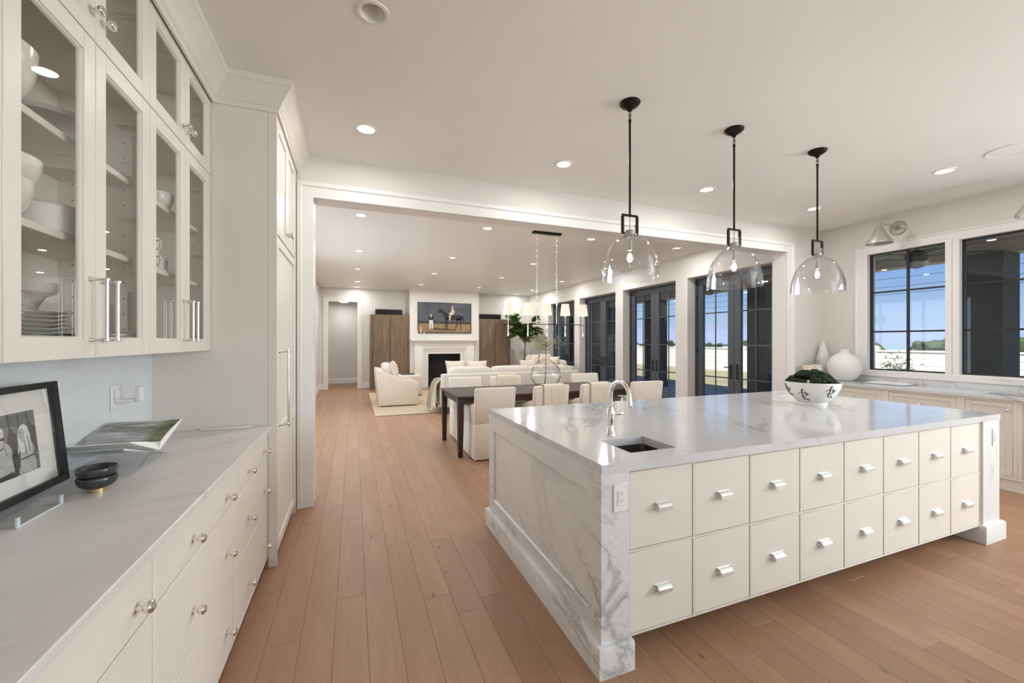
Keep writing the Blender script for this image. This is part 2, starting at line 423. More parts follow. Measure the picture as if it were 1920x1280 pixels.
OPEN = [(4.33, 6.006), (6.313, 7.994), (8.29, 9.97), (10.26, 11.94)]
ZD = 2.65
w = MB().box(XD, XD+.4, 4.18, YF+.15, ZD, ZC)
ys = [4.18]+[q for o_ in OPEN for q in o_]+[YF+.15]
for a, b in zip(ys[::2], ys[1::2]): w.box(XD, XD+.4, a, b, 0, ZD)
struct('wall_right_living', w, 'wall', 'white living room wall with deep reveals for the glass doors')
WIN = [(2.63, 3.412), (1.58, 2.51)]; WZ0, WZ1 = 1.07, 2.622
w = MB().box(XR, XR+.2, 3.43, YB, 0, ZC).box(XR, XR+.2, .6, 1.56, 0, ZC).box(XR, XR+.2, YK, -2.9, 0, ZC).box(XR, XR+.2, -2.9, .6, 0, 1.05).box(XR, XR+.2, -2.9, .6, 2.64, ZC).box(XR, XR+.2, 1.56, 3.43, 0, 1.05).box(XR, XR+.2, 1.56, 3.43, 2.64, ZC)
struct('wall_right', w, 'wall', 'white kitchen wall holding the windows')
struct('wall_back', MB().box(XL-.15, 0, YK-.15, YK, 0, ZC).box(5.2, XR+.2, YK-.15, YK, 0, ZC).box(0, 5.2, YK-.15, YK, 0, .95).box(0, 5.2, YK-.15, YK, 2.6, ZC), 'wall', 'kitchen wall behind the camera')
w = MB().box(-1.6, 1.0, 15.3, 15.45, 0, 2.8).box(-1.75, -1.6, YF+.15, 15.45, 0, 2.8).box(1.0, 1.15, YF+.15, 15.45, 0, 2.8).box(-1.75, 1.15, YF+.15, 15.45, 2.8, 2.9)
struct('wall_hallway', w, 'wall', 'hallway walls and ceiling seen through the far doorway')

# ceiling with holes for the recessed lights
LX = (.09, 1.81, 3.545, 5.29)
LY = (-1.5, .1, 2.15, 3.34, 5.63, 7.86, 9.86, 11.9, 13.1)
CANR = .062
cans = {}
for i in range(4):
    for j in range(len(LY)):
        if j == 2 and i in (1, 2): continue
        if j == 8 and i in (1, 2): continue
        cans[(i, j)] = True
cb = bmesh.new()
def cuts(vals, lo, hi): return sorted(set([lo, hi]+[v+d for v in vals for d in (-.13, .13)]))
cxs, cys = cuts(LX, -1.3, 6.75), cuts(LY, YK-.1, YF+.12)
cxs = [c for c in cxs if c <= 6.75]
for a, b in zip(cxs, cxs[1:]):
    for c, d in zip(cys, cys[1:]):
        mx, my = (a+b)/2, (c+d)/2
        hit = [(i, j) for (i, j) in cans if abs(LX[i]-mx) < .01 and abs(LY[j]-my) < .01]
        if not hit:
            cb.faces.new([cb.verts.new(p) for p in ((a, c, ZC), (a, d, ZC), (b, d, ZC), (b, c, ZC))]); continue
        N = 32; ci = [cb.verts.new((mx+CANR*math.cos(2*PI*k/N), my+CANR*math.sin(2*PI*k/N), ZC)) for k in range(N)]
        sq = []
        for k in range(N):
            ca, sa = math.cos(2*PI*k/N), math.sin(2*PI*k/N); m = max(abs(ca), abs(sa)); sq.append(cb.verts.new((mx+.13*ca/m, my+.13*sa/m, ZC)))
        for k in range(N): cb.faces.new((ci[k], ci[(k+1) % N], sq[(k+1) % N], sq[k]))
bmesh.ops.recalc_face_normals(cb, faces=cb.faces)
me = bpy.data.meshes.new('ceiling'); cb.to_mesh(me); cb.free(); me.materials.append(M['ceil'])
o = bpy.data.objects.new('ceiling', me); COL.objects.link(o); tag(o, 'smooth off-white ceiling with recessed lights', kind='structure')
struct('roof', MB().box(-1.9, 6.75, YK-.3, 15.6, 3.22, 3.34).box(-1.9, -1.3, YK-.3, 15.6, ZC, 3.22).box(-1.9, 6.75, YK-.3, YK-.1, ZC, 3.22).box(-4.2, -1.9, YK-2.6, 15.6, 3.1, 3.2).box(-4.2, -1.9, YK-2.6, 15.6, 2.72, 2.8).box(-1.9, 6.75, YK-2.6, YK-.3, 2.72, 2.8), 'column', smooth=0)  # roof with deep unseen eaves added to keep the sun out

for nm, lab, seg in (('window_5', 'added unseen wide kitchen window right of the picture edge', 'r'), ('window_3', 'added unseen wide kitchen window behind the camera', 'y'), ('window_4', 'added unseen wide window in the left living room wall', 'x')):  # unseen windows added to hold the fill lamps
    t = thing(nm, lab, None, {'y': (2.6, YK, .95), 'x': (-.95, 7.1, .4), 'r': (XR, -1.15, 1.05)}[seg], kind='structure')
    lo, hi, z0, z1 = {'y': (0, 5.2, .95, 2.6), 'x': (5.2, 9.0, .4, 2.6), 'r': (-2.9, .6, 1.05, 2.64)}[seg]
    mp = {'y': (lambda u, v, w: (u, YK-.08+w, v)), 'x': (lambda u, v, w: (-1.03+w, u, v)), 'r': (lambda u, v, w: (XR+.08-w, u, v))}[seg]
    MB().sweep([(lo, z0), (lo, z1), (hi, z1), (hi, z0)], [(0, 0), (0, .07), (-.06, .07), (-.06, 0)], mp, closed=True).build('window_frame', 'trim', t)
    for k in (1, 2, 3):
        u = lo+(hi-lo)*k/4; MB().prism([(u-.03, z0), (u+.03, z0), (u+.03, z1), (u-.03, z1)], mp, 0, .06).build('mullion', 'trim', t)
def fill_lamp(name, loc, rot, sx, sy, e):  # rectangular lamp added in an unseen window opening as fill light
    o = lamp(name, 'AREA', loc, e, FILL_C, rot=rot); o.data.shape = 'RECTANGLE'; o.data.size = sx; o.data.size_y = sy
fill_lamp('fill_back', (2.6, YK-.02, 1.78), (PI/2, 0, 0), 5.0, 1.6, FILL_BACK)
fill_lamp('fill_left', (-.98, 7.1, 1.5), (0, -PI/2, 0), 2.15, 3.7, FILL_LEFT)
fill_lamp('fill_right', (XR+.01, -1.15, 1.85), (0, PI/2, 0), 1.55, 3.4, FILL_RIGHT)

# trim: opening casing, baseboards, crown
cas = [(0, 0), (0, .014), (.012, .02), (.085, .024), (.095, .036), (.128, .038), (.128, 0)]
jl = MB().sweep([(-.33, 0), (-.33, 2.72), (5.74, 2.72), (5.74, 0)], cas, lambda u, v, w: (u, YB-w, v))
jl.box(-.345, -.33, YB-.002, 4.2, 0, 2.72).box(5.74, 5.755, YB-.002, 4.2, 0, 2.72).box(-.345, 5.755, YB-.002, 4.2, 2.72, 2.735)
struct('trim_1', jl, 'trim', 'moulded white casing around the wide opening')
dc = [(0, 0), (0, .016), (.02, .024), (.1, .024), (.115, .03), (.13, .03), (.13, 0)]
jl = MB().sweep([(-.72, 0), (-.72, 2.67), (.107, 2.67), (.107, 0)], dc, lambda u, v, w: (u, YF-w, v))
jl.box(-.735, -.72, YF-.002, YF+.17, 0, 2.67).box(.107, .12, YF-.002, YF+.17, 0, 2.67).box(-.735, .12, YF-.002, YF+.17, 2.67, 2.685)
struct('trim_2', jl, 'trim', 'white casing of the far doorway')
bb = [(0, 0), (.018, 0), (.018, .14), (.012, .165), (0, .17)]
struct('baseboard_far', MB().sweep([(.49, YF), (.24, YF)], bb, XY).sweep([(-.85, YF), (-.95, YF), (-.95, 11.3)], [(o_, w) for o_, w in bb], XY), 'trim')
struct('baseboard_left', MB().sweep([(-.95, 9.6), (-.95, 4.2)], bb, XY), 'trim')
struct('baseboard_hall', MB().sweep([(1.0, 15.3), (-1.6, 15.3)], bb, XY), 'trim')
bp = MB()
for a, b in zip(ys[::2], ys[1::2]):
    bp.sweep([(XD, b), (XD, a)], [(-o_, w) for o_, w in bb], XY)
struct('baseboard_right', bp, 'trim')
cp = [(0, 2.915), (.012, 2.915), (.014, 2.945), (.022, 2.95), (.03, 2.97), (.05, 3.0), (.085, 3.045), (.092, 3.055), (.1, 3.06), (.104, 3.0905), (0, 3.0905)]
struct('trim_3', MB().sweep([(-.806, 2.995), (-.806, .0)], cp, XY), 'cab', 'white crown moulding above the glass cabinets')
struct('trim_4', MB().sweep([(-.46, 3.995), (-.46, 3.0), (-.795, 3.0)], cp, XY), 'cab', 'white crown moulding wrapping the tall pantry')

t = thing('hall_light', 'lit flush ceiling light in the far hallway', 'ceiling light', (-.3, 14.6, 2.8))
MB().lathe([(0, 0), (.16, 0), (.16, -.02), (.15, -.02)], seg=28).build('rim', 'trim', t, world=False)
MB().lathe([(0, -.012), (.148, -.012), (.145, -.045), (.1, -.055), (0, -.058)], seg=28).build('diffuser', 'lens_on', t, world=False)
lamp('hall_glow', 'AREA', (0, 0, -.07), 9.0, CAN_C, .25, parent=t)

# side door in the left living wall (seen edge on)
d1 = thing('door_5', 'white panelled door in the left living room wall', None, (-.95, 10.4, 0), kind='structure')
MB().box(-.949, -.93, 9.7, 11.1, 0, 2.68, .004).build('door_casing', 'trim', d1)
MB().box(-.93, -.915, 9.83, 10.97, .01, 2.55, .004).build('door_panel', 'trim', d1)
for z in (.45, 1.05, 1.62, 2.2): MB().box(-.93, -.895, 10.96, 10.995, z-.05, z+.05, .003).build('hinge', 'chrome', d1)

# recessed ceiling lights
rows = {0: 'behind the island', 1: 'beside the island', 2: 'in the nearest row', 3: 'in the kitchen row by the opening', 4: 'in the first living room row', 5: 'in the second living room row', 6: 'in the third living room row', 7: 'in the fourth living room row', 8: 'in the row by the far wall'}
colsn = ['leftmost', 'second from the left', 'third from the left', 'rightmost']
ring = [(CANR-.004, 0.012), (CANR-.004, -.001), (CANR+.002, -.006), (CANR+.018, -.005), (CANR+.021, 0), (CANR+.021, .0005)]
baff = [(CANR-.001, 0), (CANR-.012, .03), (.04, .055), (.036, .056)]
proto = None
for (i, j) in cans:
    on = not (i == 0 and j == 2)
    lab = ('lit' if on else 'unlit grey')+' recessed ceiling light '+rows[j]+', '+colsn[i]
    if proto is None:
        t = thing('recessed_light', lab, 'ceiling light', (LX[i], LY[j], ZC), 'recessed ceiling lights')
        MB().lathe(ring, seg=32, cap=False).build('trim_ring', 'trim', t, world=False)
        MB().lathe(baff, seg=32, cap=False).build('baffle', 'trim', t, world=False)
        MB().lathe([(0, .055), (.037, .055), (.037, .058), (0, .058)], seg=24).build('lens', 'lens_on', t, world=False)
        proto = t
    else:
        t = dup(proto, (LX[i], LY[j], ZC), lab)
    if on:
        e_ = CAN_K if j in (2, 3) else (CAN_W*(.6 if j == 8 else 1.5 if j == 7 else 1) if j > 3 else CAN_B)
        lamp('downlight', 'AREA', (0, 0, -.004), e_, CAN_C, .1, parent=t)
    else:
        for ch in t.children:
            if ch.name.startswith('lens'): ch.data = ch.data.copy(); ch.data.materials[0] = M['lens_off']
# ceiling speaker, sensors
t = thing('ceiling_speaker', 'large round flush ceiling speaker grille near the right wall', 'speaker', (5.25, 1.71, ZC))
MB().lathe([(.155, 0), (.155, -.004), (.15, -.007), (.14, -.005), (.138, 0)], seg=40, cap=False).build('rim', 'trim', t, world=False)
MB().lathe([(0, -.003), (.139, -.003), (.139, 0), (0, 0)], seg=40).build('grille', 'ceil', t, world=False)
for (sx, sy), lb in (((2.05, 8.3), 'small round sprinkler cover on the living room ceiling, nearest'), ((2.5, 9.9), 'small round sprinkler cover on the living room ceiling, farthest left'), ((3.75, 8.6), 'small round sprinkler cover on the ceiling beside the chandelier')):
    tag(MB().lathe([(0, -.012), (.03, -.01), (.036, 0), (0, 0)], (0, 0, 0), 20).build('sprinkler_cover', 'plastic', None), lb, 'sprinkler cover').location = (sx, sy, ZC)

# ------------------------------------------------------------------ glass doors of the living room
DX0, DX1 = 6.11, 6.17
def french(idx, y0, y1, label, near):
    t = thing('door_%d' % idx, label, None, (DX0, (y0+y1)/2, 0), kind='structure')
    MB().box(DX0-.03, DX1+.06, y0, y0+.035, 0, ZD).box(DX0-.03, DX1+.06, y1-.035, y1, 0, ZD).box(DX0-.03, DX1+.06, y0+.035, y1-.035, ZD-.035, ZD).build('door_frame', 'doorpaint', t)
    ym = (y0+y1)/2
    for a, b in ((y0+.038, ym-.002), (ym+.002, y1-.038)):
        lf = MB().box(DX0, DX1, a, a+.125, .012, ZD-.04, .003).box(DX0, DX1, b-.125, b, .012, ZD-.04, .003)
        lf.box(DX0, DX1, a+.125, b-.125, .012, .26, .003).box(DX0, DX1, a+.125, b-.125, ZD-.155, ZD-.04, .003)
        lf = lf.build('door_leaf', 'doorpaint', t)
        ga, gb = a+.125, b-.125; gm = (ga+gb)/2
        MB().box(DX0+.026, DX0+.034, ga, gb, .26, ZD-.155).build('pane', 'glass', lf, smooth=0)
        MB().box(DX0+.012, DX0+.026, gm-.011, gm+.011, .26, ZD-.155, .002).build('muntin', 'doorpaint', lf)
        for z in (.81, 1.385, 1.97): MB().box(DX0+.012, DX0+.026, ga, gb, z-.011, z+.011, .002).build('muntin', 'doorpaint', lf)
        s = b-.06 if b < ym+.01 else a+.06
        h = MB().box(DX0-.012, DX0, s-.022, s+.022, .8, 1.06, .003)
        h.tube([(DX0-.01, s, 1.0), (DX0-.055, s, 1.0), (DX0-.06, s+(.09 if b > ym+.01 else -.09), 1.0)], .009, 8)
        h.build('door_handle', 'black', lf)
        for z in (.4, 1.3, 2.3): MB().box(DX0-.02, DX0+.01, (b-.012 if b > ym+.1 else a-.012), (b+.012 if b > ym+.1 else a+.012), z-.05, z+.05, .003).build('hinge', 'black', lf)
    return t
french(1, *OPEN[0], 'charcoal glazed double door nearest the kitchen', True)
french(2, *OPEN[1], 'charcoal glazed double door, second from the kitchen', True)
french(3, *OPEN[2], 'charcoal glazed double door, third from the kitchen', False)
french(4, *OPEN[3], 'charcoal glazed double door farthest from the kitchen', False)

# ------------------------------------------------------------------ kitchen windows
wc = [(0, 0), (0, .012), (.02, .022), (.075, .022), (.085, .034), (.1, .034), (.1, 0)]
y_in = [1.56, 3.43]
struct('trim_5', MB().sweep([(1.545, .99), (1.545, 2.635), (3.445, 2.635), (3.445, .99)], [(o_, w*1.0) for o_, w in wc], lambda u, v, w: (XR-w, u, v)), 'trim', 'white casing around the kitchen windows')
struct('window_sill', MB().box(XR-.03, XR+.02, 1.46, 3.53, .985, 1.055, .006), 'trim', 'white sill under the kitchen windows')
for n_, (a, b) in enumerate(WIN):
    t = thing('window_%d' % (n_+1), ('kitchen window with black muntins showing sky and a white garden wall' if n_ == 0 else 'right kitchen window with black muntins showing a dark patio column'), None, (XR, (a+b)/2, WZ0), kind='structure')
    fx0, fx1 = XR-.012, XR+.14
    MB().sweep([(a, WZ0), (a, WZ1), (b, WZ1), (b, WZ0)], [(0, 0), (0, .15), (.058, .15), (.058, 0)], lambda u, v, w: (XR+.135-w, u, v), closed=True).build('window_frame', 'trim', t)
    MB().sweep([(a+.016, WZ0+.016), (a+.016, WZ1-.016), (b-.016, WZ1-.016), (b-.016, WZ0+.016)], [(0, 0), (0, .05), (.016, .05), (.016, 0)], lambda u, v, w: (XR+.10-w, u, v), closed=True).build('sash', 'black', t)
    MB().box(XR+.07, XR+.078, a+.014, b-.014, WZ0+.014, WZ1-.014).build('pane', 'glass', t, smooth=0)
    ym = (a+b)/2-.015
    MB().box(XR+.05, XR+.07, ym-.014, ym+.014, WZ0+.015, WZ1-.015, .002).build('muntin', 'black', t)
    for z in (1.58, 2.105): MB().box(XR+.052, XR+.068, a+.015, b-.015, z-.011, z+.011, .002).build('muntin', 'black', t)
    MB().box(XR-.035, XR-.016, ym+.06, ym+.22, WZ0-.035, WZ0-.012, .004).build('crank_handle', 'trim', t)

# ------------------------------------------------------------------ left run: base cabinets, worktop, splash
BX = -.512
def knob_mesh():
    k = MB().lathe([(0, 0), (.011, 0), (.011, .003), (.006, .006), (.0055, .016), (.012, .02), (.0165, .026), (.0175, .032), (.0145, .038), (.0085, .0405), (.008, .0415), (0, .042)], seg=20, axis='x')
    o = k.build('knob', 'chrome'); me = o.data; bpy.data.objects.remove(o); return me
KNOB = knob_mesh()
def add_knob(parent, p):
    o = bpy.data.objects.new('knob', KNOB); COL.objects.link(o); o.parent = parent; o.location = Vector(p)-wloc(parent); return o
RZ = [(.085, .385), (.401, .701), (.717, .872)]
labs = ['white base cabinet with three drawers, nearest the camera on the left', 'white base cabinet with three drawers under the marble bowls', 'white base cabinet with three drawers beside the tall pantry']
for n_, (a, b) in enumerate(((.62, 1.412), (1.412, 2.2), (2.2, 2.995))):
    t = thing('base_cabinet', labs[n_], 'cabinet', ((XL+BX)/2, (a+b)/2, 0), 'left base cabinets')
    MB().box(XL, BX-.02, a, b, .07, .884).build('carcass', 'cab', t)
    MB().box(XL, BX-.09, a, b, 0, .07).build('toe_kick', 'cab', t)
    fr = MB().box(BX-.02, BX, a, a+.012, .07, .884, .0015).box(BX-.02, BX, b-.012, b, .07, .884, .0015)
    for z0, z1 in ((.07, .083), (.387, .399), (.703, .715), (.874, .884)): fr.box(BX-.02, BX, a+.012, b-.012, z0, z1, .0015)
    fr.build('face_frame', 'cab', t)
    for z0, z1 in RZ:
        d = MB().box(BX-.02, BX-.002, a+.014, b-.014, z0, z1, .002).build('drawer', 'cab', t)
        kz = z1-.11 if z1 < .5 else ((z0+z1)/2-.02 if z1 > .8 else z1-.105)
        for ky in (a+.28, b-.11): add_knob(d, (BX-.002, ky, {0: .19, 1: .53, 2: .775}[RZ.index((z0, z1))]))
tp = MB().box(XL, -.492, .3, 2.998, .884, .914, .003)
tag(tp.build('worktop', 'marble_left'), 'long pale marble worktop along the left wall', 'worktop')
tag(MB().box(XL, XL+.018, .3, 2.999, .914, 1.388).build('backsplash', 'marble_splash'), 'pale blue-grey marble backsplash under the glass cabinets', 'backsplash')
# wall outlet with plugged-in bracket
t = thing('wall_outlet', 'white outlet with a plugged-in bracket on the marble backsplash', 'outlet', (XL+.018, 2.59, 1.12))
MB().box(XL+.018, XL+.024, 2.55, 2.63, 1.115, 1.235, .003).build('plate', 'plastic', t)
MB().box(XL+.024, XL+.036, 2.572, 2.608, 1.15, 1.21, .003).build('socket', 'plastic', t)
MB().box(XL+.03, XL+.12, 2.575, 2.605, 1.145, 1.166, .003).build('bracket', 'plastic', t)
MB().box(XL+.105, XL+.128, 2.57, 2.61, 1.15, 1.225, .004).build('holder', 'plastic', t)

# ------------------------------------------------------------------ left run: glass-fronted wall cabinets
UX = -.817; ST = .062
def wall_cab(a, b, label):
    t = thing('wall_cabinet', label, 'cabinet', ((XL+UX)/2, (a+b)/2, 1.395), 'glass-fronted wall cabinets')
    bx0, bx1 = XL+.002, UX-.02
    bo = MB().box(bx0, bx0+.012, a, b, 1.395, 2.95).box(bx0, bx1, a, a+.018, 1.395, 2.95).box(bx0, bx1, b-.018, b, 1.395, 2.95)
    bo.box(bx0, bx1, a+.018, b-.018, 1.395, 1.42).box(bx0, bx1, a+.018, b-.018, 2.445, 2.47).box(bx0, bx1, a+.018, b-.018, 2.925, 2.95)
    bo.build('body', 'cabin', t)
    MB().box(UX-.02, UX, a, b, 2.93, 2.95).build('top_rail', 'cab', t)
    for z in (1.80, 2.12): MB().box(bx0+.012, UX-.05, a+.02, b-.02, z-.024, z, .002).build('shelf', 'cab', t)
    m = (a+b)/2
    for k, (p, q) in enumerate(((a, m), (m, b))):
        for z0, z1 in ((1.395, 2.464), (2.468, 2.928)):
            p_, q_ = p+.0015, q-.0015
            d = MB().box(UX-.02, UX, p_, p_+ST, z0, z1, .002).box(UX-.02, UX, q_-ST, q_, z0, z1, .002).box(UX-.02, UX, p_+ST, q_-ST, z0, z0+ST, .002).box(UX-.02, UX, p_+ST, q_-ST, z1-ST, z1, .002)
            d.sweep([(p_+ST, z0+ST), (p_+ST, z1-ST), (q_-ST, z1-ST), (q_-ST, z0+ST)], [(0, 0), (0, .012), (-.004, .012), (-.01, .004), (-.01, 0)], lambda u, v, w: (UX-.017+w, u, v), closed=True)
            d = d.build('door', 'cab', t)
            MB().box(UX-.014, UX-.010, p_+ST-.006, q_-ST+.006, z0+ST-.006, z1-ST+.006).build('pane', 'cabglass', d, smooth=0)
            hy = q_-.033 if k == 0 else p_+.033
            if z0 < 2:
                h = MB().lathe([(.0055, 1.452), (.0055, 1.66)], (UX+.045, hy, 0), 14)
                for hz in (1.455, 1.657):
                    h.lathe([(.009, 0), (.009, .003), (.005, .008), (.004, .045)], (UX, hy, hz), 12, 'x').lathe([(0, -.007), (.0075, -.006), (.0085, 0), (.0075, .006), (0, .007)], (UX+.045, hy, hz), 14)
                h.build('handle', 'chrome', d)
            else: add_knob(d, (UX, hy, 2.555))
            ey = p_+.01 if k == 0 else q_-.01
            for hz in ((z0+.09, (z0+z1)/2+.03, z1-.12) if z0 < 2 else (z0+.12, z1-.12)):
                s = 1 if k == 0 else -1
                MB().box(UX-.10, UX-.022, min(ey, ey+s*.02), max(ey, ey+s*.02), hz-.008, hz+.008, .003).build('hinge', 'chrome', d)
    # shelf-pin holes
    ph = MB()
    for py in (a+.0185, b-.0185):
        for px in (XL+.06, UX-.08):
            for i in range(14):
                z = 1.5+i*.065; ph.lathe([(0, 0), (.003, 0), (.003, .0006), (0, .0006)], (px, py-(.0 if py < m else .0006), z), 6, 'y')
    ph.build('pin_holes', 'slot', t)['kind'] = 'stuff'
    return t
wall_cab(.62, 1.41, 'white glass-fronted wall cabinet at the very left edge')
wall_cab(1.41, 2.2, 'white glass-fronted wall cabinet holding plates and mixing bowls')
wall_cab(2.2, 2.995, 'white glass-fronted wall cabinet holding mugs, beside the pantry')

# dishes behind the glass
def bowl_prof(r, h, foot=.45, t=.006):
    out = [(0, 0), (r*foot, 0), (r*foot, h*.06)]
    for i in range(1, 9): a = i/8*PI/2; out.append((r*foot+(r-r*foot)*math.sin(a)**.9, h*.06+(h*.94)*(1-math.cos(a))))
    inn = [(p-t, q+(t if k else 0)) for k, (p, q) in enumerate(out[3:][::-1])]
    return out+[(max(p, .001), min(q, h)) for p, q in inn]+[(0, h*.06+t)]
def dish(name, label, cat, prof, loc, mat='porcelain', group=None, seg=32):
    o = MB().lathe(prof, seg=seg, cap=False).build(name, mat); o.location = loc
    return tag(o, label, cat, group)
def plate_prof(r): return [(0, 0), (r*.55, 0), (r*.6, .004), (r*.95, .013), (r, .016), (r*.98, .0175), (r*.6, .008), (0, .006)]
NTH = ['', 'second', 'third', 'fourth', 'fifth', 'sixth', 'seventh', 'eighth', 'ninth', 'tenth', 'eleventh', 'twelfth']
def plates(n, r, loc, label, group):
    first = dish('plate', label, 'plate', plate_prof(r), loc, group=group)
    for i in range(1, n):
        o = first.copy(); COL.objects.link(o); o.location = (loc[0], loc[1], loc[2]+i*.0135)
        o['label'] = label.replace(' in the', ', '+('topmost' if i == n-1 else NTH[i]+' from the bottom')+' in the')
    first['label'] = label.replace(' in the', ', bottom one in the')
dish('mixing_bowl', 'large white mixing bowl on the top cabinet shelf', 'bowl', bowl_prof(.125, .16), (-.97, 1.56, 2.12))
dish('cake_stand', 'white pedestal cake stand on the top cabinet shelf', 'cake stand', [(0, 0), (.07, 0), (.065, .01), (.03, .02), (.028, .06), (.06, .075), (.13, .085), (.135, .1), (.128, .102), (.12, .092), (0, .09)], (-.98, 1.90, 2.12))
b1 = bowl_prof(.1, .11)
dish('serving_bowl', 'lower white serving bowl of the pair on the middle shelf', 'bowl', b1, (-.95, 1.56, 1.80))
dish('serving_bowl', 'upper white serving bowl of the pair on the middle shelf', 'bowl', bowl_prof(.115, .1), (-.95, 1.56, 1.868))
dish('casserole_dish', 'round straight-sided white casserole on the middle shelf', 'dish', [(0, 0), (.095, 0), (.1, .005), (.1, .085), (.106, .09), (.1, .094), (.093, .09), (.092, .01), (0, .01)], (-.96, 1.80, 1.80))
plates(12, .085, (-.95, 1.55, 1.42), 'small white plate in the tall stack behind the left door', 'tall plate stack')
plates(4, .125, (-.94, 1.99, 1.42), 'white dinner plate in the low stack behind the second glass door', 'low plate stack')
plates(9, .12, (-1.0, 1.765, 1.42), 'white dinner plate in the middle stack behind the left glass door', 'middle plate stack')
dish('stone_planter', 'carved grey stone bowl standing on the middle plate stack', 'bowl', [(0, 0), (.05, 0), (.055, .02), (.07, .05), (.095, .062), (.1, .075), (.1, .095), (.09, .095), (.07, .06), (0, .05)], (-1.0, 1.765, 1.544), 'stone')
def mug(loc, label, rz=0):
    t = thing('mug', label, 'mug', loc, 'white mugs')
    MB().lathe([(0, 0), (.032, 0), (.037, .006), (.038, .075), (.034, .075), (.033, .008), (0, .008)], seg=24, cap=False).build('cup', 'porcelain', t, world=False)
    MB().tube([(.035*math.cos(rz), .035*math.sin(rz), .06), (.058*math.cos(rz), .058*math.sin(rz), .06), (.064*math.cos(rz), .064*math.sin(rz), .04), (.056*math.cos(rz), .056*math.sin(rz), .02), (.035*math.cos(rz), .035*math.sin(rz), .018)], .005, 8).build('handle', 'porcelain', t, world=False)
mug((-.92, 2.47, 1.80), 'white mug at the front left of the mug shelf', -.5)
mug((-.92, 2.575, 1.80), 'white mug at the front right of the mug shelf', -.5)
mug((-.92, 2.47, 1.876), 'white mug stacked on the front left mug', -.5)
mug((-1.03, 2.44, 1.80), 'white mug at the back of the mug shelf', .4)
dish('ramekin', 'white ribbed bowl on the upper shelf above the mugs', 'bowl', bowl_prof(.075, .075, .6), (-.93, 2.56, 2.12))
dish('footed_bowl', 'white footed bowl on the cabinet floor below the mugs', 'bowl', [(0, 0), (.04, 0), (.03, .02), (.035, .05), (.07, .09), (.075, .12), (.07, .12), (.03, .06), (0, .055)], (-.95, 2.37, 1.42))

# ------------------------------------------------------------------ tall pantry
t = thing('pantry_cabinet', 'tall white pantry cabinet with panelled doors beside the opening', 'cabinet', (-.79, 3.43, 0))
PX = -.46
MB().box(XL, PX-.022, 3.0, 3.865, .08, 3.085, .001).build('carcass', 'cab', t)
MB().box(PX-.05, PX, 2.998, 3.022, 0, 2.93, .002).build('side_panel', 'cab', t)
MB().box(XL, PX-.09, 3.022, 3.865, 0, .08).build('toe_kick', 'cab', t)
MB().box(PX-.022, PX-.002, 3.022, 3.865, 2.90, 2.94).build('top_rail', 'cab', t)
MB().box(PX-.08, PX-.002, 3.866, 3.94, 0, 3.085, .002).build('filler_panel', 'cab', t)
def shaker(parent, y0, y1, z0, z1, x1, splits=(), st=.06, name='door', mat='cab', th=.02, bx=None):
    d = MB(); x0 = x1-th
    d.box(x0, x1, y0, y0+st, z0, z1, .002).box(x0, x1, y1-st, y1, z0, z1, .002)
    zs = [z0]+list(splits)+[z1]
    d.box(x0, x1, y0+st, y1-st, z0, z0+st, .002).box(x0, x1, y0+st, y1-st, z1-st, z1, .002)
    for s_ in splits: d.box(x0, x1, y0+st, y1-st, s_-st/2, s_+st/2, .002)
    d.box(x0, x1-.009, y0+st-.002, y1-st+.002, z0+st-.002, z1-st+.002)
    return d.build(name, mat, parent)
m = (3.024+3.863)/2
dl = shaker(t, 3.024, 3.863, .085, 2.135, PX, (.86,))
h = MB().lathe([(.008, .885), (.008, 1.40)], (PX+.055, 3.075, 0), 16)
for hz in (.9, 1.385): h.lathe([(.013, 0), (.013, .004), (.007, .012), (.006, .055)], (PX, 3.075, hz), 14, 'x').lathe([(0, -.012), (.011, -.01), (.0125, 0), (.011, .01), (0, .012)], (PX+.055, 3.075, hz), 16)
h.build('handle', 'chrome', dl)
du = shaker(t, 3.024, m-.0015, 2.15, 2.895, PX)
add_knob(du, (PX, m-.035, 2.24))
du = shaker(t, m+.0015, 3.863, 2.15, 2.895, PX)
add_knob(du, (PX, m+.035, 2.24))

# ------------------------------------------------------------------ island
IX0, IX1, IY0, IY1 = 1.002, 4.457, 1.51, 3.08
t = thing('kitchen_island', 'large white kitchen island with marble ends and two rows of drawers', 'kitchen island', ((IX0+IX1)/2, (IY0+IY1)/2, 0))
FY = IY0+.012
e0, e1 = IX0+.145, IX1-.37+.0      # drawer bank between marble ends
e0, e1 = 1.147, 4.225
SX0, SX1, SY0, SY1 = 1.245, 1.525, 1.625, 1.885     # sink cut-out
MB().box(e0, SX0-.03, FY+.022, IY1-.02, .11, .874).box(SX1+.03, e1, FY+.022, IY1-.02, .11, .874).box(SX0-.03, SX1+.03, SY1+.03, IY1-.02, .11, .874).box(SX0-.03, SX1+.03, FY+.022, SY1+.03, .11, .60).build('carcass', 'cab', t)
MB().box(e0-.05, e1+.05, FY+.33, IY1-.1, 0, .11).build('toe_kick', 'cab', t)
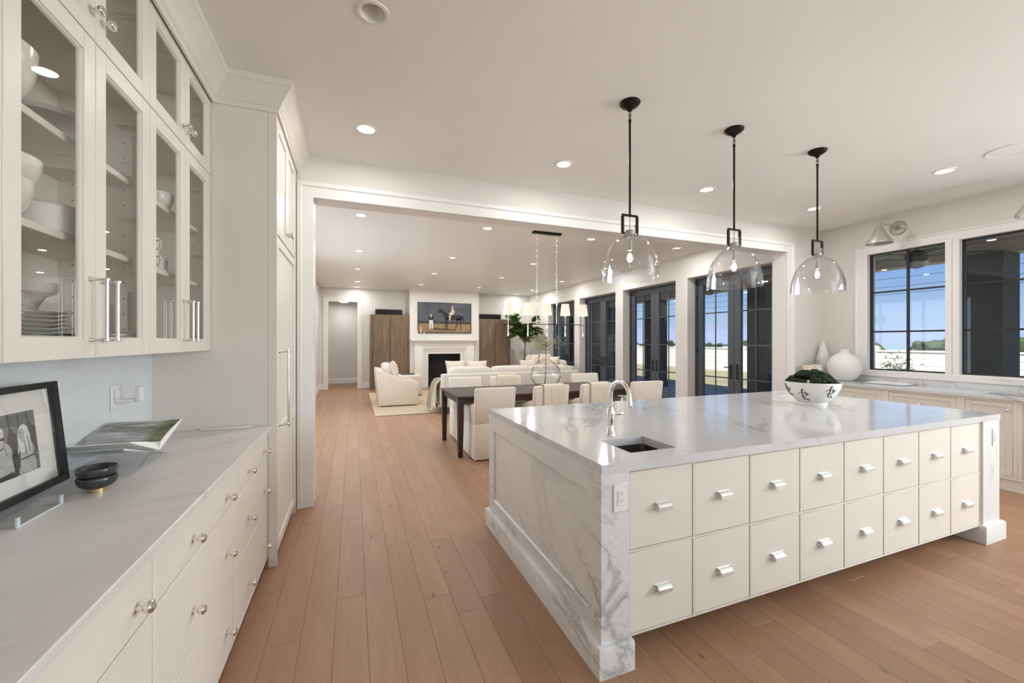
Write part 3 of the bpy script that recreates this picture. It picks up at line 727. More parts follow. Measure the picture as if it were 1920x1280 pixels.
# marble end panels: recessed panel with raised border and plinth
ep = MB().box(IX0+.012, e0-.001, IY0, IY1, .0, .874)
ep.sweep([(IY0, .12), (IY1, .12), (IY1, .874), (IY0, .874)], [(0, 0), (0, .012), (.11, .012), (.118, .004), (.118, 0)], lambda u, v, w: (IX0+.012-w, u, v), closed=True)
ep.build('end_panel', 'marble_side', t)
pl = [(0, 0), (.026, 0), (.026, .118), (.02, .13), (0, .13)]
MB().sweep([(e0+.012, IY0), (IX0, IY0), (IX0, IY1), (e0+.012, IY1)], pl, XY).build('plinth', 'marble_side', t)
er = MB().box(e1+.001, IX1, IY0+.0, IY1, 0, .874)
er.build('end_panel', 'marble_side', t)
MB().sweep([(e1, IY1), (IX1, IY1), (IX1, IY0), (e1, IY0), (e1, IY0+.3)], pl, XY).build('plinth', 'marble_side', t)
def pull_mesh():
    k = MB()
    prof = [(0, .02)]+[(.004+.021*math.sin(a), -.014+.034*math.cos(a)) for a in [i/6*PI/2 for i in range(7)]]+[(.025, -.018), (.021, -.018), (.02, -.012), (0, -.012)]
    prof = [(0, .018), (.008, .019), (.02, .013), (.027, .004), (.028, -.014), (.0245, -.014), (.023, .002), (.017, .009), (.006, .013), (0, .013)]
    k.prism([(d_, z_) for d_, z_ in prof], lambda u, v, w: (w, -u, v), -.037, .037)
    for s_ in (-1, 1):
        k.prism([(0, .018), (.008, .019), (.02, .013), (.027, .004), (.028, -.014), (0, -.014)], lambda u, v, w: (w, -u, v), s_*.037-.0015, s_*.037+.0015)
        k.lathe([(.006, 0), (.006, -.003), (.003, -.007), (0, -.008)], (s_*.045, 0, -.004), 10, 'y')
    k.box(-.05, .05, -.003, 0, -.014, .022, .001)
    o = k.build('pull', 'pullmetal', smooth=30); me = o.data; bpy.data.objects.remove(o); return me
PULL = pull_mesh()
NC = 8; cw = (e1-.012-e0)/NC
fr = MB()
for i in range(NC+1): fr.box(e0+i*cw+(0 if i else .0), e0+i*cw+.012, FY, FY+.022, .118, .874, .0015)
for z0, z1 in ((.118, .128), (.497, .507), (.862, .874)): fr.box(e0+.012, e1, FY+.0008, FY+.022, z0, z1, .0015)
fr.build('face_frame', 'cab', t)
for i in range(NC):
    for z0, z1 in ((.130, .495), (.509, .860)):
        a = e0+i*cw+.014; b = e0+(i+1)*cw-.002
        d = MB().box(a, b, FY+.003, FY+.02, z0, z1, .002).build('drawer', 'cab', t)
        o = bpy.data.objects.new('pull', PULL); COL.objects.link(o); o.parent = d
        o.location = Vector(((a+b)/2, FY+.003, .684 if z0 > .4 else .303))-wloc(d)
# worktop with undermount sink hole
ZT0, ZT1 = .874, .914
wt = MB()
wt.box(IX0, SX0, IY0-.004, IY1, ZT0, ZT1).box(SX1, IX1, IY0-.004, IY1, ZT0, ZT1).box(SX0, SX1, IY0-.004, SY0, ZT0, ZT1).box(SX0, SX1, SY1, IY1, ZT0, ZT1)
bmesh.ops.remove_doubles(wt.bm, verts=wt.bm.verts, dist=1e-5)
def cutworktop(x0, x1, y0, y1, z0, z1, hx0, hx1, hy0, hy1):
    b = bmesh.new(); xs = [x0, hx0, hx1, x1]; ys_ = [y0, hy0, hy1, y1]; V = {}
    for k, z in enumerate((z0, z1)):
        for i, xx in enumerate(xs):
            for j, yy in enumerate(ys_): V[i, j, k] = b.verts.new((xx, yy, z))
    for i in range(3):
        for j in range(3):
            if (i, j) == (1, 1): continue
            b.faces.new((V[i, j, 1], V[i+1, j, 1], V[i+1, j+1, 1], V[i, j+1, 1])); b.faces.new((V[i, j, 0], V[i, j+1, 0], V[i+1, j+1, 0], V[i+1, j, 0]))
    for i in range(3):
        b.faces.new((V[i, 0, 0], V[i+1, 0, 0], V[i+1, 0, 1], V[i, 0, 1])); b.faces.new((V[i, 3, 0], V[i, 3, 1], V[i+1, 3, 1], V[i+1, 3, 0]))
        b.faces.new((V[0, i, 0], V[0, i, 1], V[0, i+1, 1], V[0, i+1, 0])); b.faces.new((V[3, i, 0], V[3, i+1, 0], V[3, i+1, 1], V[3, i, 1]))
    for (i, j, i2, j2) in ((1, 1, 2, 1), (2, 1, 2, 2), (2, 2, 1, 2), (1, 2, 1, 1)):
        b.faces.new((V[i, j, 0], V[i, j, 1], V[i2, j2, 1], V[i2, j2, 0]))
    bmesh.ops.recalc_face_normals(b, faces=b.faces)
    return b
wt.bm.free(); wt.bm = cutworktop(IX0, IX1, IY0-.004, IY1, ZT0, ZT1, SX0, SX1, SY0, SY1)
tag(wt.build('island_worktop', 'marble', smooth=0), 'polished white marble worktop on the island with a sink cut-out', 'worktop')
s = MB(); sb = bmesh.new()
s.bm.free()
def basin(x0, x1, y0, y1, zt, zb, th=.004):
    b = bmesh.new()
    def rr(x0, x1, y0, y1, z, r=.03, n=4):
        pts = []
        for cx_, cy_, a0 in ((x1-r, y1-r, 0), (x0+r, y1-r, 90), (x0+r, y0+r, 180), (x1-r, y0+r, 270)):
            pts += [(px, py, z) for px, py in arc(cx_, cy_, r, a0, a0+90, n)]
        return [b.verts.new(p) for p in pts]
    R = [rr(x0-.02, x1+.02, y0-.02, y1+.02, zt), rr(x0+.004, x1-.004, y0+.004, y1-.004, zt), rr(x0+.006, x1-.006, y0+.006, y1-.006, zb+.02), rr(x0+.02, x1-.02, y0+.02, y1-.02, zb, .02)]
    for A, B in zip(R, R[1:]):
        for i in range(len(A)): b.faces.new((A[i], A[(i+1) % len(A)], B[(i+1) % len(A)], B[i]))
    b.faces.new(R[-1]); bmesh.ops.recalc_face_normals(b, faces=b.faces)
    return b
sk = thing('bar_sink', 'small square undermount steel sink in the island', 'sink', ((SX0+SX1)/2, (SY0+SY1)/2, .66))
q = MB(); q.bm.free(); q.bm = basin(SX0, SX1, SY0, SY1, .8738, .66); q.build('basin', 'steel', sk)
MB().lathe([(0, .002), (.03, .002), (.04, .004), (.042, 0), (0, 0)], ((SX0+SX1)/2, (SY0+SY1)/2, .6605), 20).build('drain', 'chrome', sk)
# faucet
fx, fy = 1.374, 1.975
t = thing('faucet', 'polished nickel gooseneck faucet behind the island sink', 'faucet', (fx, fy, .914))
MB().lathe([(0, .0), (.03, 0), (.03, .006), (.027, .012), (.022, .03), (.0165, .05), (.016, .06), (.02, .085), (.0225, .11), (.0225, .135), (.019, .15), (.0165, .155), (.0165, .16), (.0125, .163), (0, .163)], (fx, fy, .914), 24).build('body', 'chrome', t)
R_ = .085; zb_ = .914+.23
pts = [(fx, fy, .914+.155), (fx, fy, zb_-.03), (fx, fy, zb_)]+[(fx, fy-R_+R_*math.cos(a), zb_+R_*math.sin(a)) for a in [i/12*PI for i in range(1, 12)]]+[(fx, fy-2*R_, zb_), (fx, fy-2*R_-.004, zb_-.03)]
MB().tube(pts, [.0115]*(len(pts)-3)+[.0115, .0125, .014], 14).lathe([(.0145, -.012), (.0155, 0), (.0135, .012)], (fx, fy-2*R_-.004, zb_-.035), 16).build('spout', 'chrome', t)
hd = MB().lathe([(.012, .015), (.0125, .055), (.014, .058), (.014, .064), (.0125, .068), (.0125, .082), (0, .084)], (fx, fy, 1.037), 18, 'x').tube([(fx+.074, fy, 1.037), (fx+.075, fy, 1.08), (fx+.077, fy-.002, 1.115), (fx+.078, fy-.003, 1.125)], [.0065, .005, .0055, .004], 10)
hd.build('lever', 'chrome', t)
# outlets on the island ends
def outlet(x, z, label):
    t = thing('power_outlet', label, 'outlet', (x, IY0, z))
    MB().box(x-.037, x+.037, IY0-.006, IY0, z-.062, z+.062, .002).build('plate', 'plastic', t)
    s = MB().box(x-.017, x+.017, IY0-.009, IY0-.005, z-.034, z+.034, .001).build('socket', 'plastic', t)
    for dz in (-.017, .017):
        MB().box(x-.008, x-.0062, IY0-.0094, IY0-.0088, z+dz, z+dz+.008).box(x+.0062, x+.008, IY0-.0094, IY0-.0088, z+dz, z+dz+.008).lathe([(0, 0), (.002, 0), (.002, .0006), (0, .0006)], (x, IY0-.0094, z+dz-.006), 8, 'y').build('slots', 'slot', s)
outlet(1.1, .762, 'white duplex power outlet on the left marble end of the island')
outlet(4.385, .75, 'white power outlet on the right marble end of the island')

# ------------------------------------------------------------------ pendants over the island
def pendant(x, y, label):
    t = thing('pendant_light', label, 'pendant lamp', (x, y, ZC), 'glass pendants over the island')
    B = lambda mb, n, m, p=t, **k: mb.build(n, m, p, world=False, **k)
    B(MB().lathe([(0, 0), (.07, 0), (.07, -.008), (.062, -.018), (.05, -.028), (.024, -.042), (.016, -.045), (.016, -.055), (.008, -.06), (0, -.06)], seg=28), 'canopy', 'bronze')
    c = MB()
    for k, z in enumerate((-.075, -.1)):
        pts = [((.008*math.cos(a) if k == 0 else 0), (0 if k == 0 else .008*math.cos(a)), z+.017*math.sin(a)) for a in [i/12*2*PI for i in range(12)]]
        c.tube(pts, .0028, 6, closed=True)
    B(c, 'chain_link', 'bronze')
    B(MB().lathe([(0, -.112), (.009, -.115), (.011, -.125), (.0085, -.135), (.0075, -.14), (.0075, -.765), (.011, -.768), (.011, -.78), (0, -.78)], seg=14), 'stem', 'bronze')
    y_ = MB().box(-.066, .066, -.007, .007, -.782, -.768, .002)
    for s_ in (-1, 1):
        y_.box(s_*.06-.008, s_*.06+.008, -.009, .009, -.9, -.78, .002).box(min(s_*.04, s_*.066), max(s_*.04, s_*.066), -.006, .006, -.905, -.893, .002)
    B(y_, 'yoke', 'bronze')
    B(MB().lathe([(0, -.78), (.003, -.78), (.003, -.95), (0, -.95)], seg=8).lathe([(0, -.878), (.028, -.878), (.03, -.884), (.03, -.9), (.026, -.906), (0, -.906)], seg=20).lathe([(0, -.945), (.0145, -.945), (.0145, -1.015), (0, -1.015)], seg=16), 'socket', 'greymetal')
    out = [(.032, -.838), (.036, -.84), (.036, -.885), (.04, -.9), (.044, -.905), (.045, -.915), (.06, -.922), (.09, -.938), (.125, -.972), (.155, -1.02), (.175, -1.075), (.188, -1.13), (.194, -1.18), (.195, -1.215)]
    inn = [(r-.0035, z-.001) for r, z in out[::-1]]
    B(MB().lathe(out+inn, seg=48, cap=False), 'glass_shade', 'shadeglass', smooth=60)
    B(MB().lathe([(.012, -1.01), (.016, -1.025), (.028, -1.045), (.033, -1.068), (.028, -1.09), (.016, -1.103), (0, -1.106)], seg=24, cap=False), 'bulb', 'shadeglass')
    B(MB().sphere((0, 0, -1.06), .011, 2), 'filament', 'bulb')
    lamp('pendant_glow', 'POINT', (0, 0, -1.06), 2.0, (1, .9, .78), .02, parent=t)
pendant(1.771, 2.322, 'clear glass dome pendant on black stem, nearest the pantry')
pendant(2.746, 2.322, 'clear glass dome pendant on black stem, the middle one')
pendant(3.721, 2.322, 'clear glass dome pendant on black stem, nearest the windows')

# ------------------------------------------------------------------ bowl of moss on the island
BC = (3.665, 2.33, .914); BR = .25
t = thing('decorative_bowl', 'white porcelain bowl with blue painted flowers on the island', 'bowl', BC)
bo = [(0, .004), (.11, .004), (.112, 0), (.128, 0), (.13, .006), (.126, .02), (.145, .035), (.18, .062), (.212, .098), (.235, .14), (.247, .178), (.25, .184), (.246, .186), (.24, .18), (.228, .142), (.2, .1), (.16, .06), (.1, .035), (0, .03)]
bo = [(r_q*.83, z_q*1.04) for r_q, z_q in bo]
MB().lathe(bo, seg=56, cap=False).build('bowl_body', 'porcelain', t, world=False)
def on_bowl(a, z):
    pr = [(.126, .02), (.145, .035), (.18, .062), (.212, .098), (.235, .14), (.247, .178)]
    for (r0, z0), (r1, z1) in zip(pr, pr[1:]):
        if z0 <= z <= z1: r = r0+(r1-r0)*(z-z0)/(z1-z0); break
    else: r = .2
    r = r*.83+.0008; return (r*math.cos(a), r*math.sin(a), z*1.04)
for n_, a0 in enumerate((-105, -165, -45, 20, 90, 150)):
    a0 = math.radians(a0); mo = MB()
    dz = .0 if n_ != 1 else -.03
    def stroke(pts, r=.0022): mo.tube([on_bowl(a0+u*1.35, .12+v*1.3+dz) for u, v in pts], r*1.15, 5)
    stroke([(-.05, .035), (-.06, .015), (-.055, -.005), (-.06, -.03)], .004)
    stroke([(-.18, .0), (-.14, .012), (-.06, .014), (0, .01), (.06, .005)], .002)
    stroke([(-.14, -.012), (-.06, -.016), (.02, -.012), (.05, .0), (.1, .008), (.16, .006)], .0025)
    stroke([(.02, .02), (.06, .012), (.09, -.004)], .003)
    for u, v in ((-.02, -.03), (.08, -.03), (.1, -.035), (.05, -.028), (-.03, .03)): stroke([(u, v), (u+.015, v+.003)], .0045)
    mo.build('painted_flower', 'blueprint', t, world=False)
ms = MB()
rr_ = random.Random(5)
for i in range(150):
    a = rr_.random()*2*PI; q = math.sqrt(rr_.random())*.178
    z = .16+.105*max(0, 1-(q/.185)**2)*(1.0-.25*math.cos(a-.4))+rr_.random()*.014
    ms.sphere((q*math.cos(a), q*math.sin(a), z), rr_.uniform(.017, .032), 2, (1, 1, .8))
for v in ms.bm.verts:
    n_ = noise.noise(v.co*70); v.co += v.co.normalized()*n_*.006
o = ms.build('moss', 'moss', None, smooth=60); o.location = BC; tag(o, 'dark green moss mounded in the porcelain bowl', 'moss', kind='stuff')

# ------------------------------------------------------------------ right wall: cabinets, worktop, sconces, ornaments
RX = 5.915
def rcab(a, b, label, drawers, ctop=.884):
    t = thing('base_cabinet', label, 'cabinet', ((RX+XR)/2, (a+b)/2, 0), 'base cabinets under the windows')
    MB().box(RX+.022, XR-.002, a, b, .11, ctop).build('carcass', 'cab', t)
    MB().box(RX+.012, XR-.002, a, b, 0, .11).build('toe_kick', 'cab', t)
    fr = MB().box(RX, RX+.022, a, a+.03, .11, .884, .0015).box(RX, RX+.022, b-.03, b, .11, .884, .0015).box(RX, RX+.022, a+.03, b-.03, .11, .14, .0015).box(RX, RX+.022, a+.03, b-.03, .855, .884, .0015)
    fr.build('face_frame', 'cab', t)
    for z0, z1 in drawers:
        d = MB(); y0, y1 = a+.032, b-.032; st = .045; x0 = RX+.004
        d.box(x0, x0+.018, y0, y0+st, z0, z1, .002).box(x0, x0+.018, y1-st, y1, z0, z1, .002).box(x0, x0+.018, y0+st, y1-st, z0, z0+st, .002).box(x0, x0+.018, y0+st, y1-st, z1-st, z1, .002)
        d.box(x0+.008, x0+.018, y0+st-.002, y1-st+.002, z0+st-.002, z1-st+.002)
        d = d.build('drawer' if z1-z0 < .5 else 'door', 'cab', t)
        if z1-z0 < .5: MB().lathe([(0, 0), (.008, 0), (.006, -.016), (.014, -.022), (.015, -.03), (0, -.036)], (x0, (a+b)/2+.0, (z0+z1)/2), 16, 'x').build('knob', 'chrome', d)
        else: MB().lathe([(0, 0), (.008, 0), (.006, -.016), (.014, -.022), (.015, -.03), (0, -.036)], (x0, a+.055, z1-.07), 16, 'x').build('knob', 'chrome', d)
D3 = [(.142, .40), (.405, .64), (.645, .852)]
rcab(2.93, 3.58, 'white drawer cabinet under the white round vase', D3)
rcab(2.28, 2.93, 'white drawer cabinet under the left kitchen window', D3)
rcab(1.885, 2.28, 'narrow white cabinet with one door under the window mullion', [(.142, .852)], .64)
rcab(1.3, 1.885, 'white cabinet under the right kitchen window at the frame edge', [(.142, .852)], .64)
rcab(3.58, 3.995, 'white corner drawer cabinet below the tray and bottle', D3)
wt = MB(); wt.bm.free(); wt.bm = cutworktop(5.89, XR-.001, .6, 3.998, .884, .914, 6.0, 6.38, 1.1, 2.19)
wk = wt.build('window_worktop', 'marble', smooth=0); tag(wk, 'grey-veined marble worktop under the kitchen windows', 'worktop')
tag(MB().box(XR-.02, XR-.001, .6, 3.998, .914, .985, .002).build('upstand', 'marble'), 'low marble upstand along the window wall', 'backsplash')
sk = thing('main_sink', 'large dark undermount sink at the right edge under the window', 'sink', (6.19, 1.645, .65))
q = MB(); q.bm.free(); q.bm = basin(6.0, 6.38, 1.1, 2.19, .8838, .65); q.build('basin', 'steel', sk)
# white round vase
t = MB().lathe([(0, 0), (.085, 0), (.097, .006), (.145, .055), (.18, .12), (.192, .19), (.183, .255), (.15, .315), (.1, .355), (.062, .378), (.05, .392), (.049, .425), (.043, .427), (.038, .39), (0, .38)], seg=48, cap=False).build('round_vase', 'matte_white', None, smooth=60)
t.location = (6.245, 3.55, .914); tag(t, 'large round matte white vase on the worktop by the window', 'vase')
# tray, bottle, box behind
b = MB().box(-.17, .17, -.11, .11, 0, .012, .004).box(-.17, .17, -.11, -.098, .012, .05, .003).box(-.17, .17, .098, .11, .012, .05, .003).box(-.17, -.158, -.098, .098, .012, .05, .003).box(.158, .17, -.098, .098, .012, .05, .003).build('serving_tray', 'matte_white')
b.location = (6.03, 3.84, .914); tag(b, 'pale serving tray in the corner behind the moss bowl', 'tray')
for nm, loc, sc, lb, mt in (('canister', (6.12, 3.83, .927), (.075, .2), 'white ceramic canister on the corner tray', 'matte_white'), ('candle_jar', (5.95, 3.83, .927), (.07, .19), 'cream candle jar on the corner tray', 'cream')):
    o = MB().lathe([(0, 0), (sc[0]*.95, 0), (sc[0], .006), (sc[0], sc[1]*.8), (sc[0]*.98, sc[1]*.81), (sc[0]*1.02, sc[1]*.82), (sc[0]*1.02, sc[1]*.95), (sc[0]*.3, sc[1]), (0, sc[1])], seg=28).build(nm, mt); o.location = loc; tag(o, lb, 'jar')
t = thing('glass_decanter', 'small clear glass bottle with stopper in the corner beside the vase', 'bottle', (6.25, 3.9, .914))
MB().lathe([(0, 0), (.06, 0), (.066, .01), (.066, .17), (.06, .2), (.03, .22), (.025, .235), (.025, .255), (.034, .258), (.03, .262), (.022, .256), (.021, .22), (.055, .195), (.06, .02), (0, .012)], seg=24, cap=False).build('bottle_body', 'shadeglass', t, world=False)
MB().lathe([(0, .25), (.019, .25), (.02, .27), (.036, .285), (.036, .3), (.02, .31), (0, .312)], seg=20).build('stopper', 'acrylic', t, world=False)
o = MB().lathe([(0, 0), (.05, 0), (.085, .1), (.08, .3), (.045, .44), (.02, .52), (.018, .54), (.012, .54), (.03, .44), (0, .4)], seg=32, cap=False).build('tall_vase', 'matte_white'); o.location = (6.39, 3.91, .914)
tag(o, 'tall slim white bottle vase behind the round vase in the corner', 'vase')
t = thing('open_book', 'open grey book lying on the window worktop right of the vase', 'book', (6.28, 3.08, .914))
bk = MB().box(6.14, 6.42, 2.86, 3.30, .914, .918, .001)
bk.build('cover', 'column', t)
for s_ in (-1, 1):
    pg = [(3.08, .918)]+[(3.08+s_*.2*i/6, .918+.024*math.sin(PI*min(1, .15+i/6*.85))**.8) for i in range(7)]+[(3.08+s_*.2, .918)]
    MB().prism(pg, YZ, 6.155, 6.405).build('pages', 'paper', t)
# swing-arm sconces
def sconce(y, label):
    t = thing('wall_sconce', label, 'wall lamp', (XR, y, 2.9), 'sconces above the kitchen windows')
    MB().lathe([(0, 0), (.09, 0), (.09, -.01), (.08, -.02), (.03, -.026), (.02, -.045), (0, -.045)], (XR, y, 2.9), 28, 'x').build('wall_plate', 'greymetal', t)
    a = MB().tube([(XR-.03, y, 2.9), (XR-.2, y, 2.915), (XR-.4, y, 2.925)], .006, 8).lathe([(0, -.012), (.011, -.009), (.014, 0), (.011, .009), (0, .012)], (XR-.06, y, 2.903), 14).lathe([(.01, 0), (.012, -.03), (.012, -.06), (.008, -.065)], (XR-.4, y, 2.945), 14)
    a.tube([(XR-.06, y, 2.89), (XR-.06, y-.03, 2.88), (XR-.06, y-.045, 2.885)], .004, 6)
    a.build('swing_arm', 'greymetal', t)
    MB().lathe([(.018, 2.895), (.03, 2.88), (.034, 2.865), (.055, 2.82), (.13, 2.69), (.132, 2.665), (.129, 2.665), (.126, 2.69), (.05, 2.82), (.016, 2.88)], (XR-.4, y, 0), 36, cap=False).build('shade', 'greymetal', t)
sconce(3.08, 'small grey cone-shade sconce above the left kitchen window')
sconce(1.83, 'small cone-shade sconce cut off by the right picture edge')
# stool corner at the lower right
t = thing('stool', 'pale upholstered stool cut off at the lower right corner', 'stool', (2.1, .38, 0))
MB().puff((2.1, .38, .42), (.23, .21, .035), 8).build('seat', 'cream', t)
MB().box(1.89, 2.31, .19, .57, .33, .40, .01).build('apron', 'legwood', t)
for sx in (1.91, 2.26):
    for sy in (.21, .52): MB().box(sx, sx+.035, sy, sy+.035, 0, .33, .004).build('leg', 'legwood', t)

# ------------------------------------------------------------------ left worktop ornaments
# framed photograph on clear easel
ang = math.atan2(.035, .358)
t = thing('framed_photograph', 'black framed black-and-white photograph on the left worktop', 'picture frame', (-.995, 1.76, .95))
Rm = Matrix.Rotation(-ang, 4, 'Y')
def fpt(u, v, w):      # u along wall (y), v up the frame, w out of the frame
    p = Rm@Vector((w, 0, v)); return (-.995+p.x, u, .945+p.z)
FH = .362
f0, f1 = 1.50, 1.985
MB().sweep([(f0+.022, .022), (f0+.022, FH-.022), (f1-.022, FH-.022), (f1-.022, .022)], [(0, 0), (0, .02), (.018, .026), (.022, .024), (.022, 0)], fpt, closed=True).build('frame', 'black', t)
MB().prism([(f0+.01, .01), (f1-.01, .01), (f1-.01, FH-.01), (f0+.01, FH-.01)], fpt, 0, .004).build('mat_board', 'paper', t, smooth=0)
def grey(n, v): M[n] = plain(n, (v, v, v, 1), .5, namt=.12, nscale=30)
grey('photo_dark', .06); grey('photo_mid', .2); grey('photo_light', .5); grey('photo_pale', .72)
p0, p1, q0, q1 = 1.63, 1.885, .075, .275
MB().prism([(p0, q0), (p1, q0), (p1, q1), (p0, q1)], fpt, .004, .0045).build('photograph', 'photo_mid', t, smooth=0)
def fig(mat, polys, w0, label=None):
    b = MB()
    for pl_ in polys: b.prism(pl_, fpt, w0, w0+.0003)
    return b.build('printed_shape', mat, t, smooth=0)
def ell(cx_, cy_, rx, ry, n=14): return [(cx_+rx*math.cos(2*PI*i/n), cy_+ry*math.sin(2*PI*i/n)) for i in range(n)]
fig('photo_dark', [[(1.83, .15), (1.884, .15), (1.884, .22), (1.86, .235), (1.83, .22)], [(1.76, q0), (1.79, q0), (1.80, .2), (1.775, .235), (1.76, .2)], [(1.655, .1), (1.66, q1-.004), (1.664, q1-.004), (1.662, .1)]], .0045)
for k in range(5): fig('photo_dark', [[(1.69+k*.04, .2), (1.693+k*.04, .2), (1.693+k*.04, q1-.003), (1.69+k*.04, q1-.003)]], .0046)
man = [(1.672, q0+.002), (1.768, q0+.002), (1.774, .10), (1.769, .135), (1.774, .16), (1.766, .178), (1.752, .188), (1.744, .192), (1.742, .202), (1.722, .202), (1.718, .19), (1.70, .182), (1.684, .165), (1.676, .13)]
fig('photo_light', [man], .0048)
fig('photo_pale', [ell(1.733, .217, .0165, .0225)], .005)
fig('photo_mid', [[(1.746, .207), (1.75, .212), (1.752, .22), (1.747, .222)], ell(1.741, .222, .0025, .0018), [(1.69, .12), (1.70, .16), (1.703, .159), (1.694, .119)], [(1.744, .188), (1.752, .15), (1.749, .15), (1.741, .186)]], .0052)
fig('photo_dark', [[(1.727, .200), (1.746, .198), (1.75, .206), (1.744, .209), (1.73, .206)], [(1.672, q0+.002), (1.768, q0+.002), (1.768, .094), (1.675, .088)], [(1.705, .165), (1.74, .178), (1.741, .174), (1.707, .16)]], .0053)
hair = [(1.803, .150), (1.80, .19), (1.804, .215), (1.815, .232), (1.832, .235), (1.846, .225), (1.853, .2), (1.857, .165), (1.852, .135), (1.84, .128), (1.83, .15), (1.815, .14)]
dress = [(1.792, q0+.002), (1.866, q0+.002), (1.868, .11), (1.86, .128), (1.868, .15), (1.86, .168), (1.845, .18), (1.815, .18), (1.799, .17), (1.794, .15), (1.802, .125), (1.794, .1)]
fig('photo_light', [dress], .0048); fig('photo_pale', [hair], .0052)
fig('photo_light', [ell(1.817, .205, .0115, .0175), [(1.812, .19), (1.823, .188), (1.824, .176), (1.812, .176)]], .0055)
fig('photo_mid', [ell(1.812, .21, .0024, .0015), [(1.807, .197), (1.815, .1955), (1.815, .194), (1.807, .195)], [(1.825, .2), (1.829, .17), (1.832, .14), (1.829, .14), (1.826, .17)], [(1.84, .21), (1.846, .17), (1.848, .14), (1.845, .14), (1.842, .17)]], .0058)
fig('photo_dark', [[(1.803, .121), (1.862, .126), (1.862, .13), (1.803, .125)], [(1.793, .1), (1.801, .15), (1.804, .149), (1.797, .099)]], .0055)
MB().prism([(f0+.018, .018), (f1-.018, .018), (f1-.018, FH-.018), (f0+.018, FH-.018)], fpt, .014, .0155).build('glazing', 'cabglass', t, smooth=0)
t = thing('display_easel', 'clear acrylic easel holding the framed photograph', 'easel', (-.96, 1.72, .914))
for yy in (1.60, 1.788):
    MB().prism([(-.985, .916), (-.90, .916), (-.895, .945), (-.905, .945), (-.915, .925), (-.96, .93), (-1.03, 1.15), (-1.045, 1.15)], lambda u, v, w: (u, w, v), yy, yy+.012).build('upright', 'acrylic', t, smooth=0)
MB().box(-.995, -.90, 1.60, 1.80, .9145, .917).build('base', 'acrylic', t, smooth=0)
MB().box(-.90, -.897, 1.60, 1.80, .9145, .919).build('painted_edge_glint', 'acrylic_glint', t, smooth=0)  # pale strip painted as the bright rim of the easel
for yy in (1.60, 1.788): MB().box(-.902, -.897, yy, yy+.012, .919, .945).build('painted_edge_glint', 'acrylic_glint', t, smooth=0)
# open picture book in a V on an acrylic cradle
bx0, bx1 = -1.085, -.80
t = thing('picture_book', 'large open landscape picture book on a clear cradle', 'book', ((bx0+bx1)/2, 2.225, .975))
SPY, SPZ = 2.24, .972
th = math.atan2(.093, .265)
for s_ in (-1, 1):
    dy, dz = math.cos(th)*s_, math.sin(th)
    W = .272
    def bp(u, n_): return (SPY+dy*u-math.sin(th)*s_*n_*1.0, SPZ+dz*u+math.cos(th)*n_)
    cov = [bp(0, 0), bp(W, 0), bp(W, .003), bp(0, .003)]
    MB().prism(cov, YZ, bx0-.003, bx1+.003).build('cover', 'paper', t, smooth=0)
    bulge = [bp(.0, .003)]+[bp(W*.985*k/8, .003+.018*math.sin(PI*min(1, (k/8)**.5))**.8+.006*(1-k/8)) for k in range(1, 9)]+[bp(W*.985, .003)]
    MB().prism(bulge, YZ, bx0, bx1).build('page_block', 'paper', t)
    top = [bp(W*.985*k/8, .0036+.018*math.sin(PI*min(1, (k/8)**.5))**.8+.006*(1-k/8)) for k in range(1, 9)]
    lo = [(a_, b_-.0005) for a_, b_ in top]
    MB().prism(top+lo[::-1], YZ, bx0+.003, bx1-.003).build('printed_page', 'landscape', t)
t = thing('book_cradle', 'clear acrylic crossed cradle under the open picture book', 'book stand', (-.94, 2.22, .914))
for s_ in (-1, 1):
    a_ = (SPY+s_*.235, SPZ+.066); b_ = (SPY-s_*.175, .915); n_ = Vector((-(b_[1]-a_[1]), b_[0]-a_[0])).normalized()*.004
    MB().prism([(a_[0], a_[1]), (b_[0], b_[1]), (b_[0]+.009*(-s_), b_[1]), (a_[0]-.0, a_[1]-.009)], YZ, -1.06, -.8255).build('leaf_panel', 'acrylic', t, smooth=0)
    MB().prism([(a_[0], a_[1]), (b_[0], b_[1]), (b_[0]+.009*(-s_), b_[1]), (a_[0]-.0, a_[1]-.009)], YZ, -.8255, -.823).build('painted_edge_glint', 'acrylic_glint', t, smooth=0)  # pale strip painted as the bright rim of the cradle
    MB().box(-1.06, -.8255, a_[0]-.004, a_[0]+.004, a_[1], a_[1]+.002).build('painted_edge_glint', 'acrylic_glint', t, smooth=0)
# two black marble bowls on brass foot
bc = (-.858, 1.905, .914)
def mbowl(z, r, label, brass):
    t = thing('marble_bowl', label, 'bowl', (bc[0], bc[1], z), 'small black marble bowls')
    pr = [(0, 0), (.026, 0), (.04, .006), (.051, .016), (.0555, .028), (.0555, .038), (.053, .043), (.048, .042), (.0445, .03), (.031, .016), (0, .011)]
    if brass:
        MB().lathe([(0, 0), (.026, 0), (.026, .012), (0, .012)], seg=28).build('brass_foot', 'brass', t, world=False)
        pr = [(a_, b_+.012) for a_, b_ in pr]
    MB().lathe(pr, seg=40, cap=False).build('bowl_body', 'blackmarble', t, world=False)
    if not brass: MB().lathe([(0, .0125), (.007, .0125), (.006, .017), (0, .018)], seg=12).build('stud', 'brass', t, world=False)
mbowl(.914, .078, 'lower black marble bowl on a brass foot', True)
mbowl(.9585, .078, 'upper black marble bowl stacked on the lower one', False)
o = MB().box(-.86, -.60, 2.955, 2.99, .9145, .922, .002).build('paper_strip', 'paper'); tag(o, 'pale folded paper strip at the end of the left worktop', 'paper')

